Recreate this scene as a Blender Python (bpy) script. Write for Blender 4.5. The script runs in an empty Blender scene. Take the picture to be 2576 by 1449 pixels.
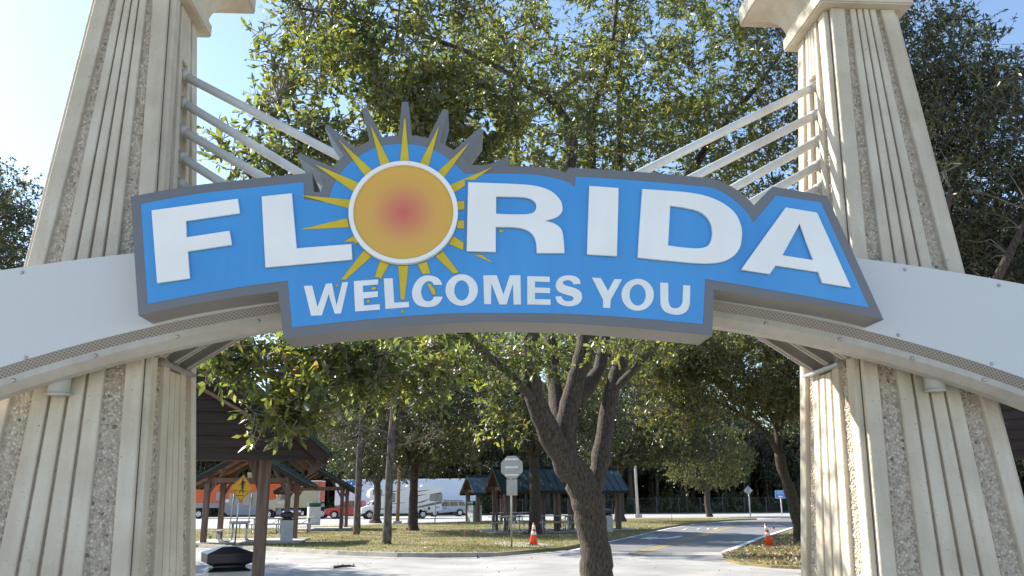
import bpy, bmesh, math, random
import numpy as np
from mathutils import Vector, Matrix
R = math.radians
rnd = random.Random(7)
S = bpy.context.scene
C = S.collection

# ------------------------------------------------------------------ camera, sky, sun, exposure
CAM_H = 1.6
PITCH, YAW, ROLL = R(14.53), R(3.45), R(-0.44)
FPX, CX, CY = 2075.0, 1288.0, 724.5           # focal length in pixels of a 2576 x 1449 frame
cf = Vector((math.sin(YAW)*math.cos(PITCH), math.cos(YAW)*math.cos(PITCH), math.sin(PITCH)))
cr0 = Vector((math.cos(YAW), -math.sin(YAW), 0)); cu0 = cr0.cross(cf)
cr = cr0*math.cos(ROLL) + cu0*math.sin(ROLL); cu = -cr0*math.sin(ROLL) + cu0*math.cos(ROLL)
cam = bpy.data.cameras.new('camera'); camo = bpy.data.objects.new('camera', cam); C.objects.link(camo)
cam.sensor_width = 36.0; cam.lens = 36.0*FPX/2576.0; cam.clip_start = 0.05; cam.clip_end = 3000
camo.matrix_world = Matrix(((cr.x, cu.x, -cf.x, 0), (cr.y, cu.y, -cf.y, 0), (cr.z, cu.z, -cf.z, CAM_H), (0, 0, 0, 1)))
S.camera = camo

SUN_AZ, SUN_EL = R(-54), R(35)                # azimuth from +Y towards +X
sd = Vector((math.sin(SUN_AZ)*math.cos(SUN_EL), math.cos(SUN_AZ)*math.cos(SUN_EL), math.sin(SUN_EL)))
W = bpy.data.worlds.new('World'); S.world = W; W.use_nodes = True
wn = W.node_tree; bg = wn.nodes['Background']
sky = wn.nodes.new('ShaderNodeTexSky'); sky.sky_type = 'NISHITA'; sky.sun_disc = False
sky.sun_elevation = SUN_EL; sky.sun_rotation = SUN_AZ
sky.air_density = 1.0; sky.dust_density = 0.3; sky.ozone_density = 1.3
wn.links.new(sky.outputs[0], bg.inputs[0]); bg.inputs[1].default_value = 0.12
sl = bpy.data.lights.new('sun', 'SUN'); sl.energy = 4.9; sl.angle = R(0.5); sl.color = (1.0, 0.93, 0.82)
so = bpy.data.objects.new('sun', sl); C.objects.link(so); so.rotation_euler = sd.to_track_quat('Z', 'Y').to_euler()
vs = S.view_settings; vs.view_transform = 'Standard'; vs.look = 'None'; vs.gamma = 1; vs.use_curve_mapping = False
vs.exposure = 1.2
S.cycles.max_bounces = 6; S.cycles.transparent_max_bounces = 8

def ray(x, y): return cf + cr*((x-CX)/FPX) + cu*((CY-y)/FPX)
def at(x, y, Y):
    d = ray(x, y); return Vector((0, 0, CAM_H)) + d*(Y/d.y)
def gp(x, y, z=0.0):
    d = ray(x, y); return Vector((0, 0, CAM_H)) + d*((z-CAM_H)/d.z)

# ------------------------------------------------------------------ materials
MAT = {}
def nd(t, typ, **kw):
    n = t.nodes.new(typ)
    for k, v in kw.items(): setattr(n, k, v)
    return n
def ramp(t, fac, stops):
    r = nd(t, 'ShaderNodeValToRGB'); e = r.color_ramp.elements
    while len(e) < len(stops): e.new(0.5)
    for k, (p, c) in enumerate(stops): e[k].position = p; e[k].color = (*c, 1)
    t.links.new(fac, r.inputs[0]); return r.outputs[0]
def mat(name, col, rough=0.6, metal=0.0, var=0.12, scale=6.0, bump=0.0, bscale=60.0, spec=0.5, stretch=None, col2=None, lo=0.35, hi=0.65, detail=5.0, coat=0.0, stain=0.0, streak=0.0):
    m = bpy.data.materials.new(name); m.use_nodes = True; t = m.node_tree; L = t.links.new
    b = t.nodes['Principled BSDF']
    b.inputs['Roughness'].default_value = rough; b.inputs['Metallic'].default_value = metal
    b.inputs['Specular IOR Level'].default_value = spec; b.inputs['Coat Weight'].default_value = coat
    tc = nd(t, 'ShaderNodeTexCoord'); mp = nd(t, 'ShaderNodeMapping'); L(tc.outputs['Object'], mp.inputs[0])
    if stretch: mp.inputs['Scale'].default_value = stretch
    n = nd(t, 'ShaderNodeTexNoise'); n.inputs['Scale'].default_value = scale; n.inputs['Detail'].default_value = detail
    L(mp.outputs[0], n.inputs['Vector'])
    cr_ = nd(t, 'ShaderNodeValToRGB')
    c2 = col2 or tuple(min(1, c*(1+var)) for c in col)
    c1 = col if col2 else tuple(c*(1-var) for c in col)
    cr_.color_ramp.elements[0].position = lo; cr_.color_ramp.elements[1].position = hi
    cr_.color_ramp.elements[0].color = (*c1, 1); cr_.color_ramp.elements[1].color = (*c2, 1)
    L(n.outputs[0], cr_.inputs[0]); L(cr_.outputs[0], b.inputs['Base Color'])
    if streak:
        ms_ = nd(t, 'ShaderNodeMapping'); ms_.inputs['Scale'].default_value = (9, 9, 0.5); L(tc.outputs['Object'], ms_.inputs[0])
        n4 = nd(t, 'ShaderNodeTexNoise'); n4.inputs['Scale'].default_value = 1.6; n4.inputs['Detail'].default_value = 7; L(ms_.outputs[0], n4.inputs['Vector'])
        n5 = nd(t, 'ShaderNodeTexNoise'); n5.inputs['Scale'].default_value = 70; n5.inputs['Detail'].default_value = 2; L(tc.outputs['Object'], n5.inputs['Vector'])
        k1 = ramp(t, n4.outputs[0], [(0.40, (0.70, 0.63, 0.52)), (0.58, (1, 1, 1))]); k2 = ramp(t, n5.outputs[0], [(0.27, (0.35, 0.33, 0.3)), (0.31, (1, 1, 1))])
        m1 = nd(t, 'ShaderNodeMix', data_type='RGBA', blend_type='MULTIPLY'); m1.inputs[0].default_value = streak; L(cr_.outputs[0], m1.inputs[6]); L(k1, m1.inputs[7])
        m2 = nd(t, 'ShaderNodeMix', data_type='RGBA', blend_type='MULTIPLY'); m2.inputs[0].default_value = 0.8 if bump else 0.0; L(m1.outputs[2], m2.inputs[6]); L(k2, m2.inputs[7])
        L(m2.outputs[2], b.inputs['Base Color'])
    if stain:
        n3 = nd(t, 'ShaderNodeTexNoise'); n3.inputs['Scale'].default_value = 0.35; n3.inputs['Detail'].default_value = 8; n3.inputs['Roughness'].default_value = 0.7
        L(tc.outputs['Object'], n3.inputs['Vector'])
        v3 = nd(t, 'ShaderNodeTexVoronoi', feature='DISTANCE_TO_EDGE'); v3.inputs['Scale'].default_value = 0.28
        ds = nd(t, 'ShaderNodeMix', data_type='VECTOR'); ds.inputs[0].default_value = 0.45; L(tc.outputs['Object'], ds.inputs[4]); L(n3.outputs['Color'], ds.inputs[5]); L(ds.outputs[1], v3.inputs['Vector'])
        k1 = ramp(t, n3.outputs[0], [(0.35, (0.72, 0.72, 0.73)), (0.6, (1, 1, 1))]); k2 = ramp(t, v3.outputs['Distance'], [(0.002, (0.68, 0.68, 0.68)), (0.006, (1, 1, 1))])
        m1 = nd(t, 'ShaderNodeMix', data_type='RGBA', blend_type='MULTIPLY'); m1.inputs[0].default_value = 1; L(k1, m1.inputs[6]); L(k2, m1.inputs[7])
        m2 = nd(t, 'ShaderNodeMix', data_type='RGBA', blend_type='MULTIPLY'); m2.inputs[0].default_value = stain; L(cr_.outputs[0], m2.inputs[6]); L(m1.outputs[2], m2.inputs[7])
        L(m2.outputs[2], b.inputs['Base Color'])
    if bump:
        n2 = nd(t, 'ShaderNodeTexNoise'); n2.inputs['Scale'].default_value = bscale; n2.inputs['Detail'].default_value = 6
        L(mp.outputs[0], n2.inputs['Vector'])
        bp = nd(t, 'ShaderNodeBump'); bp.inputs['Strength'].default_value = bump; bp.inputs['Distance'].default_value = 0.02
        L(n2.outputs[0], bp.inputs['Height']); L(bp.outputs[0], b.inputs['Normal'])
    MAT[name] = m; return m

mat('concrete', (0.46, 0.395, 0.30), 0.85, var=0.1, scale=2.2, bump=0.3, bscale=45, col2=(0.64, 0.585, 0.48), lo=0.25, hi=0.65, detail=9, streak=0.2)
mat('mortar', (0.46, 0.40, 0.32), 0.9, var=0.2, scale=30, bump=0.5, bscale=70)
mat('sign_grey', (0.155, 0.16, 0.18), 0.5, var=0.05, scale=2)
mat('sign_side_bounce', (0.21, 0.205, 0.20), 0.45, var=0.05, scale=2)  # same grey paint as the front, lightened to paint in ground bounce
mat('sign_blue', (0.045, 0.265, 0.64), 0.36, scale=1.6, col2=(0.06, 0.31, 0.70), stretch=(1, 1, 0.5), detail=9, streak=0.06)
mat('sign_white', (0.86, 0.86, 0.85), 0.4, var=0.03, scale=3, streak=0.04)
mat('small_white', (0.80, 0.81, 0.81), 0.45, var=0.04, scale=8)
mat('ray_yellow', (0.62, 0.46, 0.015), 0.5, var=0.08, scale=6)
mat('ray_edge_shade', (0.16, 0.11, 0.03), 0.6, var=0.05)
mat('tube_white', (0.66, 0.66, 0.64), 0.4, var=0.07, scale=4, streak=0.2)
mat('flange_metal', (0.45, 0.43, 0.40), 0.45, var=0.07, scale=3, streak=0.2)
mat('gusset_metal', (0.36, 0.34, 0.31), 0.5, var=0.08, scale=5)
mat('galv', (0.48, 0.49, 0.50), 0.38, metal=0.7, var=0.1, scale=12)
mat('lamp_grey', (0.46, 0.46, 0.44), 0.4, var=0.04)
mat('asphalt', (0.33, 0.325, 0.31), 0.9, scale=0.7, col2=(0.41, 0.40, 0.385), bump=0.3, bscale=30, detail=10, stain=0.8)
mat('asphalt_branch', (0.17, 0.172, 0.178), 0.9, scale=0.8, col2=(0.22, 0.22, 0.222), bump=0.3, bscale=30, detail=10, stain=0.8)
mat('lot', (0.36, 0.35, 0.335), 0.9, scale=0.4, col2=(0.44, 0.43, 0.41), detail=8, stain=0.6)
mat('plaza', (0.33, 0.30, 0.25), 0.9, scale=0.6, col2=(0.40, 0.37, 0.32), detail=8)
mat('kerb_concrete', (0.28, 0.26, 0.23), 0.9, scale=3, col2=(0.38, 0.36, 0.31), detail=8)
mat('slab_concrete', (0.40, 0.38, 0.35), 0.9, scale=2, col2=(0.48, 0.46, 0.42), detail=8)
mat('paint_white', (0.62, 0.62, 0.60), 0.8, scale=5, col2=(0.74, 0.74, 0.72), detail=8)
mat('paint_yellow', (0.38, 0.25, 0.05), 0.8, scale=2, col2=(0.52, 0.36, 0.07), detail=8)
mat('grass_ground', (0.14, 0.13, 0.045), 0.95, scale=0.5, col2=(0.24, 0.185, 0.085), bump=0.8, bscale=14, detail=12, lo=0.4, hi=0.6)
mat('far_ground', (0.09, 0.085, 0.04), 0.95, scale=0.1, col2=(0.14, 0.11, 0.06), detail=10)
mat('sand', (0.42, 0.39, 0.35), 0.95, scale=4, col2=(0.5, 0.47, 0.42), detail=9)
mat('bark_oak', (0.018, 0.013, 0.010), 0.95, scale=34, col2=(0.115, 0.09, 0.068), bump=1.0, bscale=40, stretch=(1, 1, 0.3), detail=10, lo=0.30, hi=0.72)
mat('bark_pine', (0.06, 0.048, 0.044), 0.95, scale=8, col2=(0.19, 0.16, 0.15), bump=1.0, bscale=18, stretch=(1, 1, 0.45), detail=9)
mat('twig', (0.16, 0.135, 0.11), 0.9, var=0.25, scale=6)
mat('wood_post', (0.10, 0.066, 0.053), 0.85, scale=3, col2=(0.20, 0.145, 0.12), stretch=(6, 6, 0.4), bump=0.3, bscale=10, detail=8)
mat('wood_dark', (0.024, 0.015, 0.013), 0.85, scale=3, col2=(0.046, 0.03, 0.025), stretch=(0.5, 0.5, 6), bump=0.3, bscale=10, detail=8)
mat('wood_rafter', (0.15, 0.085, 0.055), 0.85, scale=3, col2=(0.21, 0.13, 0.09), detail=8)
mat('roof_green', (0.012, 0.034, 0.032), 0.4, metal=0.1, scale=2, col2=(0.022, 0.052, 0.048), detail=6)
mat('bin_body', (0.45, 0.45, 0.43), 0.85, scale=8, col2=(0.55, 0.55, 0.53), bump=0.3)
mat('bin_lid_green', (0.02, 0.10, 0.06), 0.35, var=0.1)
mat('bin_lid_dark', (0.018, 0.020, 0.035), 0.28, var=0.1)
mat('table_top', (0.30, 0.29, 0.28), 0.6, scale=5, col2=(0.38, 0.37, 0.36))
mat('cone_orange', (0.80, 0.075, 0.02), 0.5, var=0.08, scale=8)
mat('rubber', (0.02, 0.02, 0.02), 0.8, var=0.1)
mat('reflect_white', (0.78, 0.80, 0.82), 0.35, var=0.05)
mat('fence_grey', (0.15, 0.16, 0.155), 0.6)
mat('sign_back', (0.44, 0.415, 0.38), 0.55, metal=0.1, var=0.07, scale=4)
mat('sign_yellow', (0.66, 0.34, 0.01), 0.5, var=0.04)
mat('black', (0.012, 0.012, 0.012), 0.6, var=0.05)
mat('guide_blue', (0.03, 0.22, 0.62), 0.5, var=0.03)
mat('truck_orange', (0.62, 0.10, 0.02), 0.45, var=0.06, scale=1)
mat('truck_beige', (0.36, 0.32, 0.22), 0.3, metal=0.2, var=0.04, coat=0.4)
mat('trailer_white', (0.66, 0.72, 0.80), 0.5, var=0.04, scale=0.6)
mat('trailer_grey', (0.30, 0.30, 0.32), 0.5, var=0.06)
mat('rv_white', (0.76, 0.76, 0.74), 0.35, var=0.03, coat=0.3)
mat('rv_grey', (0.17, 0.15, 0.14), 0.4)
mat('rv_red', (0.25, 0.03, 0.03), 0.4)
mat('car_red', (0.45, 0.012, 0.018), 0.25, var=0.04, coat=0.6)
mat('car_silver', (0.22, 0.28, 0.40), 0.25, metal=0.5, var=0.04, coat=0.5)
mat('glass_dark', (0.015, 0.018, 0.022), 0.08, var=0.05, spec=0.8)
mat('chrome', (0.75, 0.75, 0.76), 0.15, metal=1.0, var=0.03)
mat('rim', (0.55, 0.55, 0.56), 0.3, metal=0.8, var=0.05)
mat('flag_red', (0.75, 0.06, 0.03), 0.7, var=0.1)
mat('flag_green', (0.02, 0.30, 0.18), 0.7, var=0.1)
mat('stake_wood', (0.30, 0.16, 0.07), 0.85)
mat('lamp_lens', (0.75, 0.62, 0.35), 0.4)

def island_rand(t):
    g = nd(t, 'ShaderNodeNewGeometry'); oi = nd(t, 'ShaderNodeObjectInfo')
    a = nd(t, 'ShaderNodeMath', operation='ADD'); t.links.new(g.outputs['Random Per Island'], a.inputs[0]); t.links.new(oi.outputs['Random'], a.inputs[1])
    f = nd(t, 'ShaderNodeMath', operation='FRACT'); t.links.new(a.outputs[0], f.inputs[0]); return f.outputs[0]
def leaf_mat(name, stops, trans=0.38, rough=0.36, tgain=(1.5, 1.7, 0.7)):
    m = bpy.data.materials.new(name); m.use_nodes = True; t = m.node_tree; L = t.links.new
    b = t.nodes['Principled BSDF']; out = t.nodes['Material Output']
    col = ramp(t, island_rand(t), stops)
    tcn = nd(t, 'ShaderNodeNewGeometry'); nz_ = nd(t, 'ShaderNodeTexNoise'); nz_.inputs['Scale'].default_value = 0.9; nz_.inputs['Detail'].default_value = 3
    L(tcn.outputs['Position'], nz_.inputs['Vector'])
    tint = ramp(t, nz_.outputs[0], [(0.36, (0.68, 0.78, 0.95)), (0.5, (1, 1, 1)), (0.64, (1.18, 1.06, 0.85))])
    mt = nd(t, 'ShaderNodeMix', data_type='RGBA', blend_type='MULTIPLY'); mt.inputs[0].default_value = 1.0; L(col, mt.inputs[6]); L(tint, mt.inputs[7]); col = mt.outputs[2]
    L(col, b.inputs['Base Color']); b.inputs['Roughness'].default_value = rough; b.inputs['Specular IOR Level'].default_value = 0.9
    tr = nd(t, 'ShaderNodeBsdfTranslucent'); mx = nd(t, 'ShaderNodeMix', data_type='RGBA', blend_type='MULTIPLY')
    mx.inputs[0].default_value = 1.0; L(col, mx.inputs[6]); mx.inputs[7].default_value = (*tgain, 1)
    L(mx.outputs[2], tr.inputs[0])
    ms = nd(t, 'ShaderNodeMixShader'); ms.inputs[0].default_value = trans
    L(b.outputs[0], ms.inputs[1]); L(tr.outputs[0], ms.inputs[2]); L(ms.outputs[0], out.inputs[0])
    MAT[name] = m
leaf_mat('leaf_oak', [(0.0, (0.036, 0.048, 0.02)), (0.4, (0.068, 0.086, 0.034)), (0.8, (0.115, 0.128, 0.046)), (0.97, (0.145, 0.145, 0.055)), (1.0, (0.17, 0.08, 0.045))], trans=0.52, rough=0.38, tgain=(2.9, 3.0, 1.2))
leaf_mat('leaf_dark', [(0.0, (0.028, 0.04, 0.02)), (0.5, (0.05, 0.066, 0.03)), (0.9, (0.08, 0.092, 0.036)), (1.0, (0.12, 0.085, 0.035))], trans=0.34, rough=0.40, tgain=(1.9, 2.0, 0.9))
leaf_mat('leaf_yellow', [(0.0, (0.04, 0.052, 0.018)), (0.5, (0.08, 0.095, 0.03)), (0.9, (0.13, 0.135, 0.042)), (1.0, (0.19, 0.09, 0.03))], trans=0.45, rough=0.42, tgain=(2.0, 2.0, 0.8))
leaf_mat('needle', [(0.0, (0.05, 0.06, 0.035)), (0.8, (0.09, 0.10, 0.055)), (1.0, (0.17, 0.09, 0.05))], trans=0.25, rough=0.5)
leaf_mat('grass_blade', [(0.0, (0.10, 0.125, 0.03)), (0.55, (0.19, 0.19, 0.055)), (0.85, (0.27, 0.225, 0.09)), (1.0, (0.34, 0.27, 0.14))], trans=0.3, rough=0.6)
leaf_mat('dead_leaf', [(0.0, (0.14, 0.085, 0.045)), (0.5, (0.27, 0.19, 0.11)), (1.0, (0.42, 0.34, 0.23))], trans=0.15, rough=0.6)
def pebble_mat():
    m = bpy.data.materials.new('pebble'); m.use_nodes = True; t = m.node_tree
    c = ramp(t, island_rand(t), [(0.0, (0.12, 0.115, 0.11)), (0.025, (0.30, 0.265, 0.215)), (0.3, (0.42, 0.35, 0.27)), (0.7, (0.52, 0.46, 0.37)), (1.0, (0.60, 0.56, 0.48))])
    t.links.new(c, t.nodes['Principled BSDF'].inputs['Base Color']); t.nodes['Principled BSDF'].inputs['Roughness'].default_value = 0.6
    MAT['pebble'] = m
pebble_mat()
def perf_mat(name, col, hole, scale, r, bump):
    m = bpy.data.materials.new(name); m.use_nodes = True; t = m.node_tree; L = t.links.new; b = t.nodes['Principled BSDF']
    at_ = nd(t, 'ShaderNodeAttribute', attribute_name='UVMap'); mp = nd(t, 'ShaderNodeMapping'); mp.inputs['Rotation'].default_value = (0, 0, R(45))
    L(at_.outputs['Vector'], mp.inputs[0])
    v = nd(t, 'ShaderNodeTexVoronoi', voronoi_dimensions='2D'); v.inputs['Scale'].default_value = scale; v.inputs['Randomness'].default_value = 0.0
    L(mp.outputs[0], v.inputs['Vector'])
    c = ramp(t, v.outputs['Distance'], [(r*0.9, hole), (r*1.1, col)]); L(c, b.inputs['Base Color'])
    b.inputs['Roughness'].default_value = 0.45
    bp = nd(t, 'ShaderNodeBump'); bp.inputs['Strength'].default_value = bump; bp.inputs['Distance'].default_value = 0.004
    L(v.outputs['Distance'], bp.inputs['Height']); L(bp.outputs[0], b.inputs['Normal'])
    MAT[name] = m
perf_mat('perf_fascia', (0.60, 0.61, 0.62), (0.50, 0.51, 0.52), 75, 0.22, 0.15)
perf_mat('perf_strip_shaded', (0.33, 0.31, 0.29), (0.15, 0.14, 0.13), 52, 0.30, 0.4)  # darker than the fascia: shade of the ground-facing side put into the colour
def disc_mat():
    m = bpy.data.materials.new('sun_print'); m.use_nodes = True; t = m.node_tree; L = t.links.new; b = t.nodes['Principled BSDF']
    tc = nd(t, 'ShaderNodeTexCoord'); ln = nd(t, 'ShaderNodeVectorMath', operation='LENGTH'); L(tc.outputs['Object'], ln.inputs[0])
    c = ramp(t, ln.outputs['Value'], [(0.01, (0.62, 0.12, 0.10)), (0.09, (0.64, 0.22, 0.10)), (0.20, (0.68, 0.37, 0.08)), (0.31, (0.70, 0.42, 0.06))])
    L(c, b.inputs['Base Color']); b.inputs['Roughness'].default_value = 0.35; MAT['sun_print'] = m
disc_mat()

# ------------------------------------------------------------------ mesh helpers
class MB:
    def __init__(s): s.v = []; s.f = []
    def add(s, v, f):
        o = len(s.v); s.v += [tuple(p) for p in v]; s.f += [tuple(i+o for i in q) for q in f]; return s
    def box(s, c, d, m=None):
        x, y, z = (k/2 for k in d)
        v = [Vector((a, b, e)) for a in (-x, x) for b in (-y, y) for e in (-z, z)]
        if m is not None: v = [m @ p for p in v]
        c = Vector(c)
        return s.add([p+c for p in v], [(0, 1, 3, 2), (4, 6, 7, 5), (0, 4, 5, 1), (2, 3, 7, 6), (0, 2, 6, 4), (1, 5, 7, 3)])
    def bar(s, a, b, w, h, up=(0, 0, 1)):
        a, b = Vector(a), Vector(b); d = (b-a); L = d.length; d.normalize(); u = Vector(up); r = d.cross(u)
        if r.length < 1e-4: r = d.cross(Vector((1, 0, 0)))
        r.normalize(); u = r.cross(d)
        m = Matrix((d, r, u)).transposed()
        return s.box((a+b)/2, (L, w, h), m)
    def tube(s, pts, rad, n=8, cap=True):
        pts = [Vector(p) for p in pts]; k = len(pts)
        if not hasattr(rad, '__len__'): rad = [rad]*k
        vs_, fs = [], []
        pr = None
        for i, p in enumerate(pts):
            t = (pts[min(i+1, k-1)]-pts[max(i-1, 0)]).normalized()
            if pr is None: pr = t.orthogonal().normalized()
            else: pr = (pr - t*pr.dot(t)).normalized()
            q = t.cross(pr)
            for j in range(n):
                a = 2*math.pi*j/n; vs_.append(p + (pr*math.cos(a)+q*math.sin(a))*rad[i])
        for i in range(k-1):
            for j in range(n):
                fs.append((i*n+j, i*n+(j+1) % n, (i+1)*n+(j+1) % n, (i+1)*n+j))
        if cap: fs.append(tuple(range(n-1, -1, -1))); fs.append(tuple((k-1)*n+j for j in range(n)))
        return s.add(vs_, fs)
    def cyl(s, a, b, r, n=16, r2=None): return s.tube([a, b], [r, r if r2 is None else r2], n)
    def prism(s, poly, y0, y1):                      # polygon in XZ pulled along Y (convex or simple)
        n = len(poly); v = [(x, y0, z) for x, z in poly]+[(x, y1, z) for x, z in poly]
        return s.add(v, [tuple(range(n)), tuple(range(2*n-1, n-1, -1))]+[(i, i+n, (i+1) % n+n, (i+1) % n) for i in range(n)])
    def loft(s, rings):
        n = len(rings[0]); v = [p for r_ in rings for p in r_]; f = []
        for i in range(len(rings)-1):
            for j in range(n): f.append((i*n+j, i*n+(j+1) % n, (i+1)*n+(j+1) % n, (i+1)*n+j))
        f.append(tuple(range(n-1, -1, -1))); f.append(tuple((len(rings)-1)*n+j for j in range(n)))
        return s.add(v, f)
def tagd(o, label=None, cat=None, group=None, kind=None):
    for k, v in (('label', label), ('category', cat), ('group', group), ('kind', kind)):
        if v: o[k] = v
    return o
def root(name, loc, label, cat, group=None, rotz=0):
    o = bpy.data.objects.new(name, None); o.empty_display_size = 0.2; C.objects.link(o)
    o.location = loc; o.rotation_euler = (0, 0, rotz); return tagd(o, label, cat, group)
def link(name, me, material, parent=None, smooth=False, loc=None):
    if material: me.materials.append(MAT[material])
    if smooth: me.polygons.foreach_set('use_smooth', [True]*len(me.polygons))
    o = bpy.data.objects.new(name, me); C.objects.link(o)
    if parent: o.parent = parent
    if loc is not None: o.location = loc
    return o
def build(name, mb, material, parent=None, smooth=False, org=(0, 0, 0), bevel=0, seg=1, fix=True):
    me = bpy.data.meshes.new(name); o_ = Vector(org)
    me.from_pydata([tuple(Vector(p)-o_) for p in mb.v], [], mb.f)
    if bevel or fix:
        bm = bmesh.new(); bm.from_mesh(me)
        bmesh.ops.recalc_face_normals(bm, faces=bm.faces)
        if bevel:
            bmesh.ops.bevel(bm, geom=[e for e in bm.edges if e.is_manifold and e.calc_face_angle(0) > 0.5], offset=bevel, segments=seg, affect='EDGES', clamp_overlap=True)
        bm.to_mesh(me); bm.free()
    me.update()
    return link(name, me, material, parent, smooth)
def fast(name, V, F, material, parent=None, kind=None, smooth=False):
    me = bpy.data.meshes.new(name); V = np.asarray(V, np.float32); F = np.asarray(F, np.int32); k = F.shape[1]
    me.vertices.add(len(V)); me.vertices.foreach_set('co', V.ravel())
    me.loops.add(F.size); me.loops.foreach_set('vertex_index', F.ravel())
    me.polygons.add(len(F)); me.polygons.foreach_set('loop_start', np.arange(0, F.size, k, dtype=np.int32))
    me.update(calc_edges=True)
    o = link(name, me, material, parent, smooth)
    if kind: o['kind'] = kind
    return o
def copy_tree(o, parent=None):
    c = o.copy(); C.objects.link(c)
    if parent: c.parent = parent
    for ch in o.children: copy_tree(ch, c)
    return c
def dup(o, loc, rotz, label, group=None):
    c = copy_tree(o); c.location = loc; c.rotation_euler = (0, 0, rotz); c['label'] = label
    if group: c['group'] = group
    return c
def smooth_poly(p, sub=5):
    out = []; n = len(p)
    for i in range(n):
        a, b = p[i], p[(i+1) % n]; sa, sb = len(a) > 2, len(b) > 2
        out.append(Vector(a[:2]))
        if sa or sb:
            P0, P1 = Vector(a[:2]), Vector(b[:2]); L = (P1-P0).length
            T0 = (P1-Vector(p[i-1][:2])) if sa else (P1-P0)
            T1 = (Vector(p[(i+2) % n][:2])-P0) if sb else (P1-P0)
            T0 = T0.normalized()*L if T0.length else T0; T1 = T1.normalized()*L if T1.length else T1
            if not sa: T0 = (2*(P1-P0)-T1)*0.5 + (P1-P0)*0.5; T0 = T0.normalized()*L
            if not sb: T1 = (2*(P1-P0)-T0)*0.5 + (P1-P0)*0.5; T1 = T1.normalized()*L
            for k in range(1, sub):
                s_ = k/sub; h = s_*s_
                out.append(P0*(2*h*s_-3*h+1)+T0*(h*s_-2*h+s_)+P1*(-2*h*s_+3*h)+T1*(h*s_-h))
    return out
def plate(name, polys, Yf, depth, material, parent, org, bevel=0.0, sub=5):
    """flat outlines (pixel lists traced on the vertical plane Yf) as a solid plate whose front face is at Yf"""
    cu_ = bpy.data.curves.new('tmp', 'CURVE'); cu_.dimensions = '2D'; cu_.fill_mode = 'BOTH'
    for p in polys:
        q = [at(a.x, a.y, Yf) for a in smooth_poly(p, sub)]
        sp = cu_.splines.new('POLY'); sp.points.add(len(q)-1)
        for k, w in enumerate(q): sp.points[k].co = (w.x-org[0], w.z-org[2], 0, 1)
        sp.use_cyclic_u = True
    cu_.extrude = depth/2-bevel; cu_.bevel_depth = bevel; cu_.bevel_resolution = 1; cu_.offset = -bevel
    return curve_mesh(cu_, name, material, parent, lambda v: (v.x, Yf+depth/2-v.z-org[1], v.y))
def curve_mesh(cu_, name, material, parent, fn):
    to = bpy.data.objects.new('tmp', cu_); C.objects.link(to)
    dg = bpy.context.evaluated_depsgraph_get(); me = bpy.data.meshes.new_from_object(to.evaluated_get(dg))
    bpy.data.objects.remove(to); bpy.data.curves.remove(cu_)
    me.name = name
    for v in me.vertices: v.co = fn(v.co)
    me.materials.clear(); me.update()
    return link(name, me, material, parent)
def text(name, body, size, material, parent, origin, ux, uy, depth=0.01, align='CENTER'):
    cu_ = bpy.data.curves.new('tmp', 'FONT'); cu_.body = body; cu_.size = size; cu_.extrude = depth/2; cu_.align_x = align; cu_.align_y = 'CENTER'
    o_, ux, uy = Vector(origin), Vector(ux), Vector(uy); uz = ux.cross(uy)
    return curve_mesh(cu_, name, material, parent, lambda v: o_+ux*v.x+uy*v.y+uz*v.z)

# ------------------------------------------------------------------ ground, roads, kerbs
def sheet(name, pts, z, material, thick=0.0, kind='structure'):
    mb = MB(); n = len(pts)
    me = bpy.data.meshes.new(name); bm = bmesh.new()
    top = [bm.verts.new((p[0], p[1], z)) for p in pts]
    es = [bm.edges.new((top[i], top[(i+1) % n])) for i in range(n)]
    bmesh.ops.triangle_fill(bm, edges=es, use_beauty=True, normal=(0, 0, 1))
    if thick:
        bot = [bm.verts.new((p[0], p[1], z-thick)) for p in pts]
        for i in range(n): bm.faces.new((top[i], top[(i+1) % n], bot[(i+1) % n], bot[i]))
    bmesh.ops.recalc_face_normals(bm, faces=bm.faces)
    if sum(f.normal.z*f.calc_area() for f in bm.faces) < 0: bmesh.ops.reverse_faces(bm, faces=bm.faces)
    bm.to_mesh(me); bm.free()
    o = link(name, me, material)
    if kind: o['kind'] = kind
    return o
GZ = 0.12
sheet('ground', [(-900, -60), (900, -60), (900, 1500), (-900, 1500)], -0.03, 'far_ground')
sheet('plaza', [(-40, -12), (40, -12), (40, 13.5), (-40, 13.5)], -0.004, 'plaza')
kerb_px = [(-500, 1367), (300, 1378), (500, 1380), (680, 1388), (849, 1399), (1000, 1404), (1093, 1405), (1200, 1403.5), (1254, 1401), (1329, 1394), (1380, 1389), (1415, 1386)]
kerb = [gp(*p) for p in kerb_px]
left_line = [gp(*p) for p in [(1415, 1386), (1533, 1360), (1677, 1328.6), (1740, 1319), (1808, 1312.9), (1860, 1309.5), (1905, 1307.6)]]
right_line = [gp(*p) for p in [(1837, 1389), (1926, 1352), (2002, 1327), (2080, 1312)]]
lot_near = [gp(*p, GZ) for p in [(500, 1331), (700, 1328), (870, 1322), (1051, 1316.5), (1195, 1311), (1400, 1307.5), (1600, 1303.5), (1740, 1302), (1860, 1303.5)]]
sheet('road', [(-60, 13.5), (60, 13.5), (60, 27.5), (8.6, 27.4)]+[(p.x, p.y) for p in reversed(left_line[:1])]+[(p.x, p.y) for p in reversed(kerb[:-1])]+[(-60, kerb[0].y)], 0.0, 'asphalt')
rl2 = [(p.x, p.y) for p in right_line]
sheet('branch_road', [(p.x, p.y) for p in left_line]+[(40, 86), (70, 86), (60, 66)]+list(reversed(rl2)), 0.004, 'asphalt_branch')
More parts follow.
